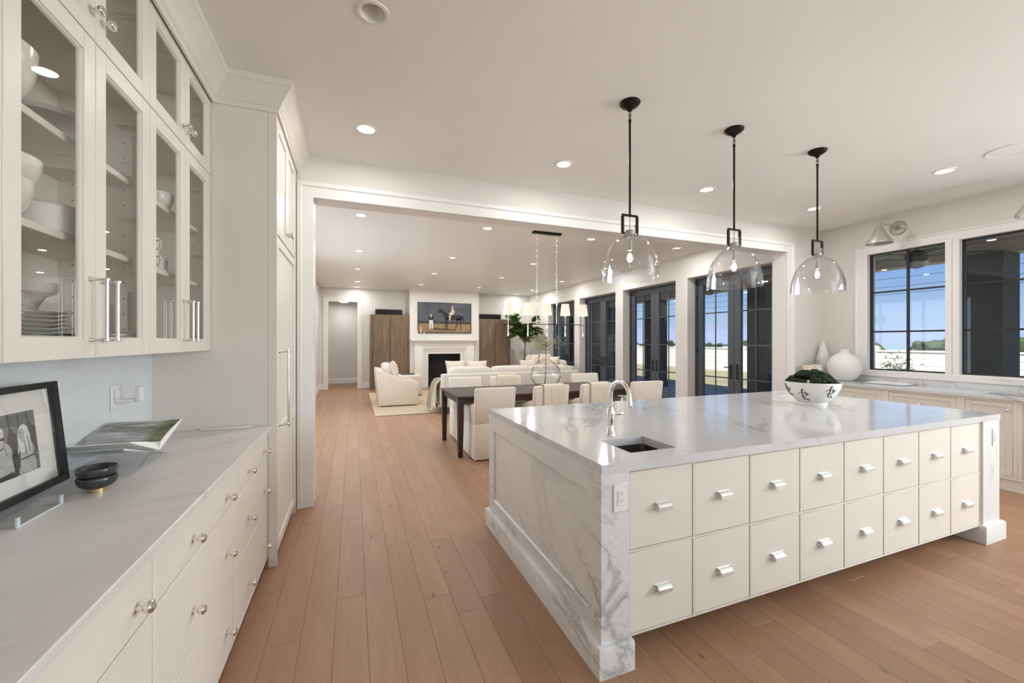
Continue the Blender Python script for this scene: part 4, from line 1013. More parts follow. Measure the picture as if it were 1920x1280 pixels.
# ------------------------------------------------------------------ dining table, chairs, chandelier
TX0, TX1, TY0, TY1, TZ = 1.2, 4.26, 4.95, 6.0, .765
t = thing('dining_table', 'long dark wood dining table behind the island', 'table', ((TX0+TX1)/2, (TY0+TY1)/2, 0))
MB().box(TX0, TX1, TY0, TY1, TZ-.028, TZ, .004).build('table_top', 'table', t)
MB().box(TX0+.03, TX1-.03, TY0+.03, TY0+.055, TZ-.1, TZ-.028).box(TX0+.03, TX1-.03, TY1-.055, TY1-.03, TZ-.1, TZ-.028).box(TX0+.03, TX0+.055, TY0+.055, TY1-.055, TZ-.1, TZ-.028).box(TX1-.055, TX1-.03, TY0+.055, TY1-.055, TZ-.1, TZ-.028).build('apron', 'table', t)
for lx, ly in ((TX0+.005, TY0+.005), (TX0+.005, TY1-.085), (TX1-.085, TY0+.005), (TX1-.085, TY1-.085)):
    w_ = .08; i_ = .013
    MB().hexa([(lx+i_, ly+i_, 0), (lx+w_-i_, ly+i_, 0), (lx+w_-i_, ly+w_-i_, 0), (lx+i_, ly+w_-i_, 0), (lx, ly, TZ-.03), (lx+w_, ly, TZ-.03), (lx+w_, ly+w_, TZ-.03), (lx, ly+w_, TZ-.03)], .004).build('leg', 'table', t)
def make_chair(label):
    t = thing('dining_chair', label, 'chair', (0, 0, 0), 'slipcovered dining chairs')
    B = lambda mb, n_, **k: mb.build(n_, 'chairfab', t, world=False, **k)
    # backrest stands at -y side, chair faces +y; origin at the middle of the backrest foot
    B(MB().hexa([(-.255, 0, .44), (.255, 0, .44), (.255, .10, .44), (-.255, .10, .44), (-.262, -.055, .885), (.262, -.055, .885), (.262, .02, .885), (-.262, .02, .885)], .022), 'backrest', smooth=50)
    B(MB().hexa([(-.265, -.005, .012), (.265, -.005, .012), (.265, .56, .012), (-.265, .56, .012), (-.255, .0, .45), (.255, .0, .45), (.255, .53, .45), (-.255, .53, .45)], .012), 'skirt', smooth=50)
    B(MB().puff((0, .31, .465), (.2, .235, .05), 7), 'seat_cushion')
    for s_ in (-1, 1):
        x0, x1 = sorted((s_*.19, s_*.26))
        B(MB().prism([(.04, .43), (.52, .43), (.525, .6), (.5, .625), (.25, .64), (.04, .70)], lambda u, v, w: (w, u, v), x0, x1, .018), 'arm', smooth=50)
    return t
near = ((1.62, 0, 'dining chair with plain back at the near left end of the table'), (2.385, .10, 'dining chair with knit throw, second on the near side of the table'), (3.07, .12, 'dining chair with knit throw, third on the near side of the table'), (3.905, -.02, 'dining chair with plain back at the near right end of the table'))
ch0 = None
for x_, rz, lb in near:
    if ch0 is None: ch0 = make_chair('slipcovered '+lb); ch0.location = (x_, 4.745, 0)
    else: dup(ch0, (x_, 4.745, 0), 'slipcovered '+lb, rz)
for x_, lb in ((1.655, 'at the far left end of the table'), (2.34, 'second on the far side, beside the glass vase'), (3.08, 'third on the far side, behind the glass vase'), (3.84, 'at the far right end of the table')):
    dup(ch0, (x_, 6.30, 0), 'slipcovered dining chair '+lb, PI)
# knit throws over the chair backs
def throw(x_, y_, rz, w0, w1, label, drop_out=.46, drop_in=.3):
    t = bmesh.new(); nu = 18; prof = []
    prof += [(-.012-.05*k_-.0, 0) for k_ in ()]
    zt = .895
    path = [(-.068-.0*k_+.075*(1-k_/8)*0, 0) for k_ in ()]
    pts = []
    for k_ in range(9): f = k_/8; pts.append((-.012-.054*f, zt-.012-drop_out*(1-f)))          # outside face, bottom to top
    pts[-1] = (-.07, zt-.015)
    pts += [(-.055, zt+.006), (-.02, zt+.010), (.018, zt+.006), (.034, zt-.015)]
    for k_ in range(1, 6): f = k_/5; pts.append((.036+.06*f*drop_in/.44, zt-.015-drop_in*f))
    V = []
    for j, (py, pz) in enumerate(pts):
        row = []
        for i in range(nu+1):
            u = i/nu; xx = w0+(w1-w0)*u
            fold = .004*math.sin(u*9+.5*j*.3)+.0015*math.sin(u*23+1)
            out = -1 if j < 11 else 1
            zz = pz+(.012*math.sin(u*9) if j in (0, len(pts)-1) else 0)
            row.append(t.verts.new((xx+.01*math.sin(j*.5), py+out*(.004+abs(fold)), zz)))
        V.append(row)
    for a_, b_ in zip(V, V[1:]):
        for i in range(nu): t.faces.new((a_[i], a_[i+1], b_[i+1], b_[i]))
    bmesh.ops.recalc_face_normals(t, faces=t.faces)
    bmesh.ops.solidify(t, geom=t.faces[:], thickness=.006)
    q = MB(); q.bm.free(); q.bm = t; o = q.build('throw_blanket', 'throw', None, smooth=60)
    o.location = (x_, y_, 0); o.rotation_euler.z = rz; tag(o, label, 'blanket')
throw(2.385, 4.745, .10, -.14, .17, 'cream knit throw over the second near dining chair')
throw(3.07, 4.745, .12, -.14, .16, 'cream knit throw over the third near dining chair')
throw(2.34, 6.30, PI, -.17, .17, 'cream knit throw over the far chair beside the vase')
# glass vase with branch
VX, VY = 2.70, 5.55
o = MB().lathe([(0, .0), (.1, 0), (.15, .02), (.2, .075), (.23, .15), (.232, .21), (.21, .28), (.16, .345), (.1, .39), (.06, .425), (.05, .46), (.056, .485), (.052, .485), (.046, .46), (.056, .424), (.098, .384), (.156, .34), (.206, .276), (.228, .21), (.226, .152), (.196, .08), (.147, .027), (0, .012)], seg=48, cap=False).build('glass_vase', 'shadeglass', None, smooth=60)
o.location = (VX, VY, TZ); tag(o, 'large round clear glass vase on the dining table', 'vase')
t = thing('cut_branch', 'leafy pale green branch standing in the glass vase', 'branch', (VX, VY, TZ))
r_ = random.Random(3)
st = MB().tube([(-.02, 0, .02), (.0, 0, .2), (.005, 0, .47), (.01, .0, .72)], [.007, .006, .005, .004], 6); lf = MB()
tips = []
for i in range(24):
    a = r_.random()*2*PI; z0 = r_.uniform(.5, .74); L_ = r_.uniform(.16, .34); up = r_.uniform(-.05, .7)
    p0 = Vector((.007, 0, z0)); p1 = p0+Vector((math.cos(a)*L_*.6, math.sin(a)*L_*.6, L_*up*.6+.04)); p2 = p0+Vector((math.cos(a+.2)*L_, math.sin(a+.2)*L_, L_*up+.02))
    st.tube([p0, p1, p2], [.003, .002, .0012], 5)
    for k in range(34):
        f = r_.uniform(.35, 1.05); c = p0.lerp(p2, f)+Vector((r_.gauss(0, .03), r_.gauss(0, .03), r_.gauss(0, .03)))
        d = Vector((r_.gauss(0, 1), r_.gauss(0, 1), r_.gauss(0, .6))).normalized(); s_ = d.orthogonal().normalized(); l_ = r_.uniform(.012, .026)
        lf.quad(c, c+d*l_*.5+s_*l_*.3, c+d*l_, c+d*l_*.5-s_*l_*.3)
st.build('stem', 'bark', t, world=False)
lf.build('foliage', 'sprig', t, world=False, smooth=0)['kind'] = 'stuff'
# chandelier
CX, CY = 2.715, 5.54
t = thing('chandelier', 'linear five-shade chandelier on two chains over the dining table', 'chandelier', (CX, CY, 1.53))
MB().box(CX-.235, CX+.235, CY-.045, CY+.045, ZC-.03, ZC-.0005, .008).build('ceiling_plate', 'bronze', t)
for s_ in (-1, 1):
    c = MB(); x_ = CX+s_*.165; z = ZC-.035; k = 0
    while z > 1.98:
        c.tube([(x_+(.011*math.cos(a) if k % 2 == 0 else 0), CY+(.011*math.cos(a) if k % 2 else 0), z-.024+.027*math.sin(a)) for a in [i/10*2*PI for i in range(10)]], .0026, 5, closed=True); z -= .046; k += 1
    c.tube([(x_, CY, z+.01), (x_, CY, 1.71)], .005, 8)
    c.build('chain', 'chrome', t)
MB().tube([(CX-.635, CY, 1.708), (CX+.635, CY, 1.708)], .0065, 10).build('bar', 'bronze', t)
for k in range(5):
    x_ = CX+(k-2)*.3115
    MB().lathe([(0, 1.53), (.012, 1.53), (.012, 1.69), (.008, 1.695), (.0055, 1.70), (.0055, 1.83), (.02, 1.835), (.02, 1.84), (.008, 1.845), (.008, 1.9), (0, 1.9)], (x_, CY, 0), 14).build('candle_arm', 'chrome', t)
    MB().lathe([(.078, 1.848), (.055, 2.022), (.053, 2.022), (.076, 1.848)], (x_, CY, 0), 32, cap=False).build('lamp_shade', 'shade', t)
    lamp('shade_glow', 'POINT', (x_-CX, 0, 1.93-1.53), .8, (1, .82, .6), .03, parent=t)

# ------------------------------------------------------------------ living room
MB0 = MB().box(.39, 5.3, 8.3, 12.1, .0005, .012, .004)
rg = thing('area_rug', 'large tan wool rug under the seating', 'rug', (2.8, 10.2, 0))
MB0.build('pile', 'rug', rg)
fr = MB(); x_ = .42
while x_ < 5.28: fr.box(x_, x_+.012, 8.262, 8.3, .0005, .006); x_ += .035
fr.build('fringe', 'plaid', rg)['kind'] = 'stuff'
# main sofa, back towards the dining table
def pillow(x_, y_, z_, s_, rz, tilt, label, mat='pillow'):
    R = Matrix.Rotation(rz, 3, 'Z')@Matrix.Rotation(tilt, 3, 'X')
    o = MB().puff((0, 0, 0), (s_, .085, s_), 4, 9, R, .07).build('throw_pillow', mat, None, smooth=70); o.location = (x_, y_, z_); tag(o, label, 'pillow')
SX_0, SX_1, SY_0, SY_1 = 1.63, 4.75, 8.05, 9.02
t = thing('sofa', 'long ivory sofa seen from behind, facing the fireplace', 'sofa', ((SX_0+SX_1)/2, (SY_0+SY_1)/2, .012), 'ivory sofas')
MB().box(SX_0+.02, SX_1-.02, SY_0+.14, SY_1, .13, .40, .02, 2).build('base', 'ivory', t)
MB().hexa([(SX_0, SY_0, .13), (SX_1, SY_0, .13), (SX_1, SY_0+.17, .13), (SX_0, SY_0+.17, .13), (SX_0, SY_0-.02, .80), (SX_1, SY_0-.02, .80), (SX_1, SY_0+.12, .80), (SX_0, SY_0+.12, .80)], .025).build('back_frame', 'ivory', t, smooth=50)
for a, b in ((SX_0, SX_0+.17), (SX_1-.17, SX_1)): MB().box(a, b, SY_0+.16, SY_1+.02, .13, .64, .035, 3).build('arm', 'ivory', t)
cw_ = (SX_1-SX_0-.36)/3
for k in range(3):
    xa = SX_0+.18+k*cw_
    MB().puff((xa+cw_/2, (SY_0+.2+SY_1)/2, .47), (cw_/2-.004, (SY_1-SY_0-.18)/2, .085), 9).build('seat_cushion', 'ivory', t)
    MB().puff((xa+cw_/2, SY_0+.235, .70), (cw_/2+.01, .12, .225), 6, rot=Matrix.Rotation(.12, 3, 'X')).build('back_cushion', 'ivory', t)
for lx in (SX_0+.05, SX_1-.1):
    for ly in (SY_0+.03, SY_1-.08): MB().hexa([(lx+.01, ly+.01, .012), (lx+.04, ly+.01, .012), (lx+.04, ly+.04, .012), (lx+.01, ly+.04, .012), (lx, ly, .13), (lx+.05, ly, .13), (lx+.05, ly+.05, .13), (lx, ly+.05, .13)]).build('leg', 'legwood', t)
pillow(2.05, SY_0+.50, .82, .23, .15, -.3, 'cream throw pillow at the left of the long sofa, nearest the arm')
pillow(2.5, SY_0+.52, .81, .23, -.2, -.3, 'cream throw pillow at the left of the long sofa, second from the arm')
pillow(3.75, SY_0+.5, .80, .24, .35, -.3, 'cream throw pillow tipped on the long sofa behind the glass vase')
# striped blanket over the sofa's left arm
b = MB(); bp_ = [(SX_0-.20, .09), (SX_0-.17, .35), (SX_0-.10, .60), (SX_0-.03, .68), (SX_0+.05, .69), (SX_0+.16, .67), (SX_0+.2, .58)]
bp2 = [(u+(.03 if u < SX_0 else 0), v-.02) for u, v in bp_[::-1]]
b.prism(bp_+bp2, XZ, SY_0+.15, SY_0+.6); o = b.build('striped_blanket', 'plaid'); tag(o, 'brown and cream striped blanket over the left arm of the long sofa', 'blanket')
for k in range(4):
    s_ = MB(); y0 = SY_0+.148+k*.11
    s_.prism([(u-(.0015 if u < SX_0 else 0), v+(.0015 if v > .6 else 0)) for u, v in bp_]+bp2, XZ, y0, y0+.03)
    c = s_.build('stripe', 'throw', o, world=False); c.parent = o
# second sofa by the glass doors, facing the room
t = thing('sofa', 'ivory sofa along the wall of glass doors, heaped with pillows', 'sofa', (5.2, 10.9, .012), 'ivory sofas')
MB().box(4.72, 5.62, 9.75, 12.0, .12, .40, .03, 2).build('base', 'ivory', t)
MB().box(5.45, 5.65, 9.75, 12.0, .12, .78, .05, 3).build('back_frame', 'ivory', t)
for a in (9.70, 11.88): MB().box(4.72, 5.65, a, a+.17, .12, .64, .04, 3).build('arm', 'ivory', t)
for k in range(2):
    ya = 9.88+k*1.0
    MB().puff((5.08, ya+.5, .47), (.38, .495, .09), 9).build('seat_cushion', 'ivory', t)
    MB().puff((5.38, ya+.5, .72), (.12, .49, .22), 6).build('back_cushion', 'ivory', t)
for lx in (4.75, 5.55):
    for ly in (9.73, 11.95): MB().box(lx, lx+.05, ly, ly+.05, .012, .12).build('leg', 'legwood', t)
pillow(5.1, 10.15, .80, .25, -1.2, -.3, 'cream throw pillow nearest on the sofa by the doors')
pillow(5.12, 10.65, .83, .27, -1.45, -.25, 'tan throw pillow second on the sofa by the doors', 'cream')
pillow(5.1, 11.3, .82, .25, -1.6, -.25, 'cream throw pillow third on the sofa by the doors')
pillow(5.08, 11.7, .80, .25, -1.75, -.25, 'cream throw pillow farthest on the sofa by the doors')
# swivel armchair
t = thing('armchair', 'cream swivel armchair with sloped arms on the rug', 'armchair', (.93, 9.9, .012))
side = [(.52, .03), (1.36, .03), (1.385, .50), (1.34, .545), (1.1, .60), (.75, .72), (.6, .80), (.46, .83), (.47, .6)]
for y0, y1 in ((9.36, 9.50), (10.30, 10.44)): MB().prism(side, XZ, y0, y1, .02).build('arm', 'cream', t, smooth=50)
MB().prism([(.52, .03), (.68, .03), (.68, .45), (.62, .82), (.46, .84), (.47, .6)], XZ, 9.50, 10.30, .02).build('backrest', 'cream', t, smooth=50)
MB().box(.66, 1.33, 9.50, 10.30, .03, .36, .02, 2).build('base', 'cream', t)
MB().puff((1.01, 9.9, .43), (.36, .40, .09), 8).build('seat_cushion', 'cream', t)
MB().puff((.72, 9.9, .72), (.10, .36, .24), 5, rot=Matrix.Rotation(-.15, 3, 'Y')).build('back_cushion', 'ivory', t)
MB().lathe([(0, .0), (.28, 0), (.28, .02), (0, .02)], (.93, 9.9, .012), 28).build('swivel_base', 'black', t)
pillow(.86, 9.68, .82, .19, 1.35, -.25, 'small cream pillow standing in the swivel armchair')
# ottoman with magazine
t = thing('ottoman', 'round cream ottoman behind the swivel armchair', 'ottoman', (1.35, 11.2, .012))
MB().lathe([(0, .05), (.36, .05), (.38, .08), (.38, .5), (.36, .55), (.3, .565), (0, .57)], (1.35, 11.2, .0), 36).build('cushion', 'ivory', t)
MB().lathe([(0, .012), (.3, .012), (.3, .05), (0, .05)], (1.35, 11.2, 0), 28).build('foot', 'legwood', t)
tag(MB().box(1.18, 1.52, 11.05, 11.3, .57, .59, .003).build('magazine', 'column'), 'dark magazine lying on the round ottoman', 'magazine')

# chimney breast, mantel, artwork
CH0, CH1, CHY = 1.63, 3.87, 13.0
cbm = MB().box(CH0, 2.2, CHY, YF, 0, ZC).box(3.24, CH1, CHY, YF, 0, ZC).box(2.2, 3.24, CHY, YF, 1.06, ZC).box(2.2, 3.24, CHY+.45, YF, 0, 1.06)
struct('wall_chimney', cbm, 'wall', 'white chimney breast in the middle of the far wall')
t = thing('fireplace', 'white moulded fireplace surround with dark firebox', 'fireplace', ((CH0+CH1)/2, CHY, 0))
MB().box(2.2, 3.24, CHY+.4, CHY+.45, 0, 1.06).box(2.2, 2.215, CHY+.02, CHY+.4, 0, 1.06).box(3.225, 3.24, CHY+.02, CHY+.4, 0, 1.06).box(2.2, 3.24, CHY+.02, CHY+.4, 0, .012).build('firebox', 'firebox', t)
MB().sweep([(2.2, 0), (2.2, 1.06), (3.24, 1.06), (3.24, 0)], [(0, 0), (0, .02), (.09, .025), (.12, .05), (.16, .055), (.17, .085), (.2, .09), (.2, 0)], lambda u, v, w: (u, CHY-w, v)).build('inner_moulding', 'trim', t)
for a, b in ((1.76, 2.0), (3.44, 3.68)): MB().box(a, b, CHY-.10, CHY, 0, 1.33, .004).build('pilaster', 'trim', t)
MB().box(2.0, 3.44, CHY-.07, CHY, 1.26, 1.40, .003).box(1.76, 2.0, CHY-.10, CHY, 1.33, 1.40).box(3.44, 3.68, CHY-.10, CHY, 1.33, 1.40).build('frieze', 'trim', t)
MB().sweep([(3.70, CHY), (3.70, CHY-.11), (1.74, CHY-.11), (1.74, CHY)][::-1], [(0, 1.40), (.0, 1.40), (-.02, 1.43), (-.05, 1.46), (-.06, 1.475), (-.09, 1.48), (-.09, 1.525), (0, 1.525)], XY).box(1.72, 3.72, CHY-.12, CHY, 1.44, 1.52).build('mantel_shelf', 'trim', t)
# wall-mounted picture screen
AX0, AX1, AZ0, AZ1 = 1.87, 3.60, 1.72, 2.69
t = thing('wall_screen', 'wide framed screen showing a horse and rider above the mantel', 'screen', ((AX0+AX1)/2, CHY, AZ0))
AP = lambda u, v, w: (AX0+u*(AX1-AX0), CHY-w, AZ0+v*(AZ1-AZ0))
MB().prism([(0, 0), (1, 0), (1, 1), (0, 1)], AP, .002, .04, .004).build('frame', 'black', t)
def flat(n, rgb, rough=.4, namt=.05, ns=4): M[n] = plain(n, srgb(*rgb), rough, namt=namt, nscale=ns)
flat('art_sky', (74, 75, 82), .35, .35, 2.2); flat('art_ground', (140, 112, 72), .35, .18, 3); flat('art_far', (62, 52, 40), .35, .2, 4); flat('art_black', (20, 18, 18)); flat('art_silk', (214, 186, 160)); flat('art_white', (206, 204, 200))
def art(mat, polys, lev, nm='painted_shape'):
    b = MB()
    for p_ in polys: b.prism(p_, AP, .04+lev*.0006, .0406+lev*.0006)
    b.build(nm, mat, t, smooth=0)
art('art_sky', [[(.015, .38), (.985, .38), (.985, .975), (.015, .975)]], 1, 'painted_sky')
art('art_ground', [[(.015, .025), (.985, .025), (.985, .30), (.015, .30)]], 1, 'painted_ground')
art('art_far', [[(.015, .30), (.985, .30), (.985, .38), (.015, .36)], [(.22, .12), (.66, .08), (.72, .11), (.3, .17)]], 2, 'painted_field')
art('art_black', [[(.47, .58), (.52, .47), (.60, .43), (.70, .45), (.76, .42), (.80, .46), (.82, .55), (.78, .60), (.70, .60), (.62, .585), (.56, .61), (.50, .70), (.44, .78), (.40, .80), (.39, .78), (.355, .68), (.36, .65), (.39, .665), (.42, .68), (.445, .66)],
    [(.80, .58), (.84, .55), (.865, .44), (.85, .40), (.825, .42), (.81, .5)],
    [(.49, .5), (.53, .5), (.525, .3), (.515, .1), (.495, .1), (.505, .3)], [(.53, .5), (.56, .48), (.545, .3), (.55, .12), (.535, .12), (.53, .3)],
    [(.71, .48), (.75, .48), (.73, .3), (.70, .1), (.685, .1), (.71, .3)], [(.76, .5), (.81, .5), (.80, .32), (.805, .09), (.79, .09), (.785, .32)],
    [(.20, .42), (.28, .42), (.285, .5), (.27, .57), (.25, .575), (.215, .57), (.195, .5)], [(.215, .61), (.255, .61), (.25, .66), (.22, .66)]], 3, 'painted_horse')
art('art_silk', [[(.575, .62), (.60, .58), (.63, .60), (.67, .66), (.675, .74), (.65, .80), (.62, .79), (.61, .70), (.57, .65)], [(.565, .58), (.61, .58), (.60, .48), (.59, .42), (.575, .42), (.575, .5)], ell(.637, .835, .018, .03), ell(.235, .6, .013, .025)], 4, 'painted_rider')
art('art_white', [[(.205, .42), (.275, .42), (.28, .14), (.255, .13), (.24, .36), (.235, .13), (.21, .13)], [(.62, .85), (.655, .85), (.65, .885), (.625, .885)], [(.225, .58), (.25, .58), (.245, .5), (.235, .5)]], 4, 'painted_figure')
# mantel ornaments
for k, (x_, h_) in enumerate(((1.85, .30), (1.96, .38), (2.06, .24))):
    t = thing('candlestick', ['slim clear candlestick at the left end of the mantel', 'tallest of the three clear candlesticks on the mantel', 'shortest clear candlestick on the mantel'][k], 'candlestick', (x_, CHY-.1, 1.525), 'mantel candlesticks')
    MB().lathe([(0, 0), (.04, 0), (.03, .012), (.012, .03), (.01, h_*.4), (.02, h_*.45), (.02, h_*.47), (0, h_*.47)], seg=16).build('holder', 'acrylic', t, world=False)
    MB().lathe([(0, h_*.47), (.012, h_*.47), (.01, h_), (0, h_+.005)], seg=12).build('candle', 'paper', t, world=False)
tag(MB().box(2.14, 2.46, CHY-.18, CHY-.03, 1.525, 1.555, .003).build('mantel_book', 'matte_white'), 'flat pale book lying on the mantel', 'book')
tag(MB().lathe([(0, 0), (.04, 0), (.045, .02), (.03, .05), (0, .06)], seg=16).build('small_ornament', 'matte_white'), 'tiny white ornament on the mantel book', 'ornament').location = (2.25, CHY-.1, 1.555)

# armoires and the speakers on top
def armoire(x0, x1, zt, label):
    t = thing('armoire', label, 'cabinet', ((x0+x1)/2, 13.25, 0), 'wooden armoires')
    MB().box(x0, x1, 13.0, YF-.005, .0, zt, .006).build('body', 'armoire', t)
    m = (x0+x1)/2
    for a, b in ((x0+.075, m-.006), (m+.006, x1-.06)): MB().box(a, b, 12.985, 13.0, .09, zt-.08, .004).build('door', 'armoire', t)
    MB().box(x0+.062, x0+.072, 12.992, 13.002, .08, zt-.07).box(m-.005, m+.005, 12.99, 13.002, .08, zt-.07).box(x1-.058, x1-.05, 12.992, 13.002, .08, zt-.07).build('shadow_gap', 'black', t)
armoire(.47, 1.62, 2.27, 'brown wooden armoire left of the fireplace')
armoire(3.88, 4.98, 2.2, 'brown wooden armoire right of the fireplace')
for x0, x1, z, lb in ((.62, 1.42, 2.271, 'long black speaker box on the left armoire'), (3.89, 4.68, 2.201, 'long black speaker box on the right armoire')):
    t = thing('speaker_box', lb, 'speaker', ((x0+x1)/2, 13.2, z))
    MB().box(x0, x1, 13.08, 13.4, z, z+.17, .01, 2).build('cabinet', 'black', t)
    MB().box(x0+.02, x1-.02, 13.07, 13.08, z+.02, z+.15, .003).build('grille', 'bronze', t)

# fiddle-leaf fig behind the sofas
FX, FYY = 5.28, 12.42
t = thing('fig_tree', 'tall fiddle-leaf fig tree with glossy leaves by the far wall', 'tree', (FX, FYY, 0))
MB().lathe([(0, 0), (.2, 0), (.25, .35), (.26, .42), (.24, .42), (.22, .36), (0, .34)], (FX, FYY, 0), 28).build('planter', 'matte_white', t)
tr = MB().tube([(FX, FYY, .3), (FX-.02, FYY, .9), (FX+.01, FYY, 1.35), (FX-.01, FYY, 1.55)], [.028, .022, .02, .018], 8)
leafb = MB(); r_ = random.Random(9)
V = []
for i in range(7):
    f = i/6; w_ = .085*math.sin(PI*min(1, f*.92+.06))**.7*(1+.25*f) if 0 < i < 6 else .004
    V.append([leafb.bm.verts.new((s_*w_, f*.27, .02*math.sin(f*3)+(.018 if s_ else 0))) for s_ in (-1, 0, 1)])
for a, b in zip(V, V[1:]):
    for k in (0, 1): leafb.bm.faces.new((a[k], a[k+1], b[k+1], b[k]))
lo = leafb.build('leaf', 'leaf', None); LM = lo.data; bpy.data.objects.remove(lo)
ends = []
for i in range(11):
    a = i*2.4; L_ = r_.uniform(.5, .86); up = r_.uniform(.35, 1.25)
    p0 = Vector((FX-.005, FYY, 1.38+.015*i)); p2 = p0+Vector((math.cos(a)*L_*.8, math.sin(a)*L_*.45, L_*up)); p2.x = min(max(p2.x, 4.78), 5.58); p2.y = min(max(p2.y, 12.05), 12.72); p1 = p0.lerp(p2, .5)+Vector((math.cos(a)*.06, 0, -.03))
    tr.tube([p0, p1, p2], [.012, .009, .005], 6); ends.append((p0, p1, p2))
tr.build('trunk', 'bark', t)
for p0, p1, p2 in ends:
    for k in range(11):
        f = r_.uniform(.3, 1.02); c = p0.lerp(p1, f*2) if f < .5 else p1.lerp(p2, f*2-1)
        o = bpy.data.objects.new('leaf', LM); COL.objects.link(o); o.parent = t; o.location = c-Vector((FX, FYY, 0))
        o.rotation_euler = (r_.uniform(-.5, .9), r_.uniform(-.6, .6), r_.uniform(0, 2*PI)); s_ = r_.uniform(.95, 1.4); o.scale = (s_, s_, s_)

# ------------------------------------------------------------------ outdoors
struct('patio', MB().box(6.3, 10.2, -3, 20, -.12, -.02), 'patio', 'grey covered patio slab')
struct('lawn', MB().box(10.2, 60, -40, 70, -.3, -.15), 'lawn', 'dry lawn beyond the patio')
pr = thing('patio_roof', 'covered patio roof with board soffit', None, (8.2, 8, 3.0), kind='structure')
MB().box(6.7, 9.75, -3, 20, 3.03, 3.3).build('roof_deck', 'column', pr)
MB().box(9.3, 9.62, -3, 20, 2.81, 3.03, .006).build('fascia_beam', 'soffit', pr)
x_ = 6.72
while x_ < 9.28:
    MB().box(x_, x_+.132, -3, 20, 3.005, 3.03, .003).build('soffit_board', 'soffit', pr); x_ += .14
for k, yc in enumerate((-.7, 3.26, 7.0, 10.8)):
    t = thing('patio_column', ['charcoal patio column out of view at the right', 'charcoal patio column seen through the right kitchen window', 'charcoal patio column seen through the nearest glass door', 'charcoal patio column seen through the second glass door'][k], 'column', (9.25, yc, -.02))
    if k == 0: bpy.data.objects.remove(t); continue
    MB().box(9.0, 9.52, yc-.25, yc+.25, -.02, 2.81, .005).build('shaft', 'column', t)
    MB().box(8.97, 9.55, yc-.28, yc+.28, -.02, .16, .005).build('base', 'column', t)
t = thing('outdoor_fireplace', 'dark stone block closing the end of the patio', 'fireplace', (8.65, 13.9, -.02))
MB().box(7.4, 9.9, 13.5, 14.3, -.02, 3.0, .01).build('mass', 'black', t)
def fan(x_, y_, label):
    t = thing('ceiling_fan', label, 'ceiling fan', (x_, y_, 3.0), 'patio ceiling fans')
    MB().lathe([(0, 0), (.07, 0), (.06, -.05), (.02, -.07), (.02, -.16), (.09, -.18), (.13, -.21), (.13, -.3), (.1, -.34), (0, -.34)], seg=24).build('motor', 'bronze', t, world=False)
    MB().lathe([(0, -.34), (.09, -.34), (.085, -.42), (0, -.44)], seg=24).build('light_kit', 'patio', t, world=False)
    for k in range(5):
        a = k*2*PI/5+.3; R = Matrix.Rotation(a, 3, 'Z')@Matrix.Rotation(.2, 3, 'X')
        b = MB().box(.12, .78, -.075, .075, -.262, -.252, .003)
        for v in b.bm.verts: v.co = R@(v.co-Vector((0, 0, -.257)))+Vector((0, 0, -.257))
        b.build('blade', 'bronze', t, world=False)
fan(8.0, 3.57, 'dark patio ceiling fan seen through the left kitchen window')
fan(8.0, 7.45, 'dark patio ceiling fan seen through the nearest glass door')
# white garden wall with courses and capped posts
gw = thing('garden_wall', 'white block garden wall with capped posts beyond the lawn', 'wall', (19, 14, -.15))
r_ = random.Random(21)
for seg in range(16):
    y0 = 1+seg*2.9
    MB().box(19.0, 19.32, y0, y0+.32, -.15, 1.2, .01).build('post', 'fence', gw)
    MB().lathe([(0, 1.3), (.12, 1.28), (.2, 1.22), (.22, 1.2), (0, 1.2)], (19.16, y0+.16, 0), 16).build('post_cap', 'fence', gw)
    for k in range(5):
        z0 = -.15+k*.24
        MB().box(19.06+r_.uniform(-.006, .006), 19.26, y0+.32, y0+2.9, z0, z0+.233, .008).build('block_course', 'fence', gw)
    MB().box(19.02, 19.3, y0+.32, y0+2.9, 1.05, 1.12, .01).build('coping', 'fence', gw)
def crown_mesh(seed, sc):
    r2 = random.Random(seed); b = MB()
    for i in range(16):
        p = Vector((r2.gauss(0, .5), r2.gauss(0, .5), r2.uniform(-.35, .5))); b.sphere((p.x*sc[0], p.y*sc[1], p.z*sc[2]), r2.uniform(.35, .6), 2, (sc[0]*.9, sc[1]*.9, sc[2]*.8))
    for v in b.bm.verts: v.co += v.co.normalized()*noise.noise(v.co*2.1+Vector((seed, 0, 0)))*.35+Vector((noise.noise(v.co*6), noise.noise(v.co*6+Vector((5, 0, 0))), noise.noise(v.co*6+Vector((0, 9, 0)))))*.18
    return b
t = thing('garden_tree', 'rounded green tree above the garden wall in the kitchen window', 'tree', (44, 16.0, -.15))
crown_mesh(2, (1.9, 2.4, 1.15)).build('crown', 'treeleaf', t, world=False).location = (0, 0, 1.15)
MB().lathe([(.18, 0), (.12, 1.6), (.08, 2.4)], seg=8).build('trunk', 'bark', t, world=False)
proto_b = None
ORD = ['first', 'second', 'third', 'fourth', 'fifth', 'sixth', 'seventh', 'eighth', 'ninth', 'tenth', 'eleventh', 'twelfth', 'thirteenth', 'fourteenth', 'fifteenth', 'sixteenth']
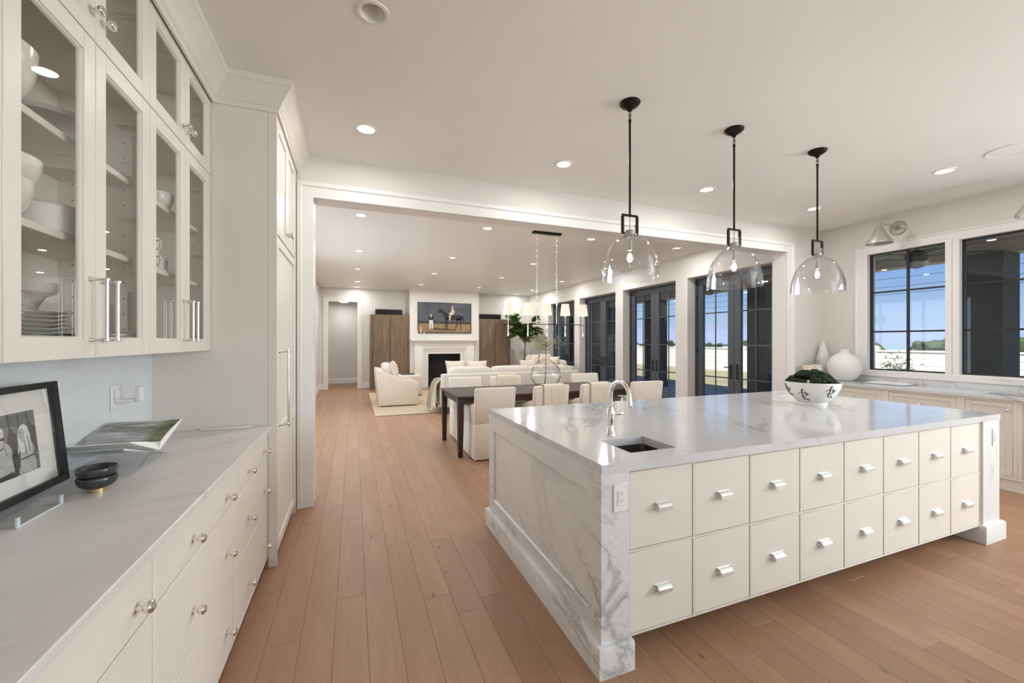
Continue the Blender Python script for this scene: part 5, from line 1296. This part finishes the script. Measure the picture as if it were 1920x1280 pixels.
for k in range(16):
    y_ = 68-k*3.3+r_.uniform(-.4, .4); x_ = 50+r_.uniform(-2, 2)
    lb = 'low dark green shrub, '+ORD[k]+' from the left in the row beyond the garden wall'
    if proto_b is None:
        proto_b = thing('distant_shrub', lb, 'shrub', (x_, y_, -.15), 'shrub row beyond the garden wall')
        crown_mesh(8, (1.2, 1.5, .9)).build('crown', 'treeleaf', proto_b, world=False).location = (0, 0, 1.0)
    else:
        o = dup(proto_b, (x_, y_, -.15+r_.uniform(-.35, .15)), lb, r_.random()*6)
t = thing('garden_bush', 'small leafy bush in front of the garden wall', 'shrub', (17.5, 8.35, -.15))
lf = MB(); r_ = random.Random(4)
for i in range(260):
    c = Vector((r_.gauss(0, .2), r_.gauss(0, .22), .45+abs(r_.gauss(0, .28)))); d = Vector((r_.gauss(0, 1), r_.gauss(0, 1), r_.gauss(0, 1))).normalized(); s_ = d.orthogonal().normalized(); l_ = .12
    lf.quad(c, c+d*l_*.5+s_*l_*.25, c+d*l_, c+d*l_*.5-s_*l_*.25)
lf.build('foliage', 'treeleaf', t, world=False, smooth=0)['kind'] = 'stuff'
MB().tube([(0, 0, 0), (.02, 0, .4), (.05, .03, .8)], .012, 6).build('stem', 'bark', t, world=False)
# hills and power lines
hb = bmesh.new(); prev = None
for i in range(141):
    a = math.radians(-35+i); R_h = 2200
    h_ = 55+95*noise.noise(Vector((i*.11, 0, 0)))+45*noise.noise(Vector((i*.31, 4, 0)))+14*noise.noise(Vector((i*.9, 8, 0))); h_ = max(20, h_*.75+30)
    ring_ = [hb.verts.new((R_h*d_*math.cos(a), R_h*d_*math.sin(a), z_)) for d_, z_ in ((.8, -5), (.93, h_*.45), (1, h_), (1.15, -5))]
    if prev:
        for k in range(3): hb.faces.new((prev[k], prev[k+1], ring_[k+1], ring_[k]))
    prev = ring_
q = MB(); q.bm.free(); q.bm = hb; struct('hills', q, 'hill', 'hazy blue hills on the horizon', smooth=60)
for k, (z0, z1, x_) in enumerate(((10.6, 11.6, 60), (8.6, 9.6, 60), (7.6, 8.6, 60), (6.8, 7.6, 60))):
    pts = [(x_, y_, z0+(z1-z0)*((y_-10)/60)+.0012*(y_-40)**2*.4) for y_ in range(-20, 101, 8)]
    tag(MB().tube(pts, .022, 4).build('power_line', 'black'), ['topmost', 'second', 'third', 'lowest'][k]+' overhead power line crossing the window sky', 'power line')
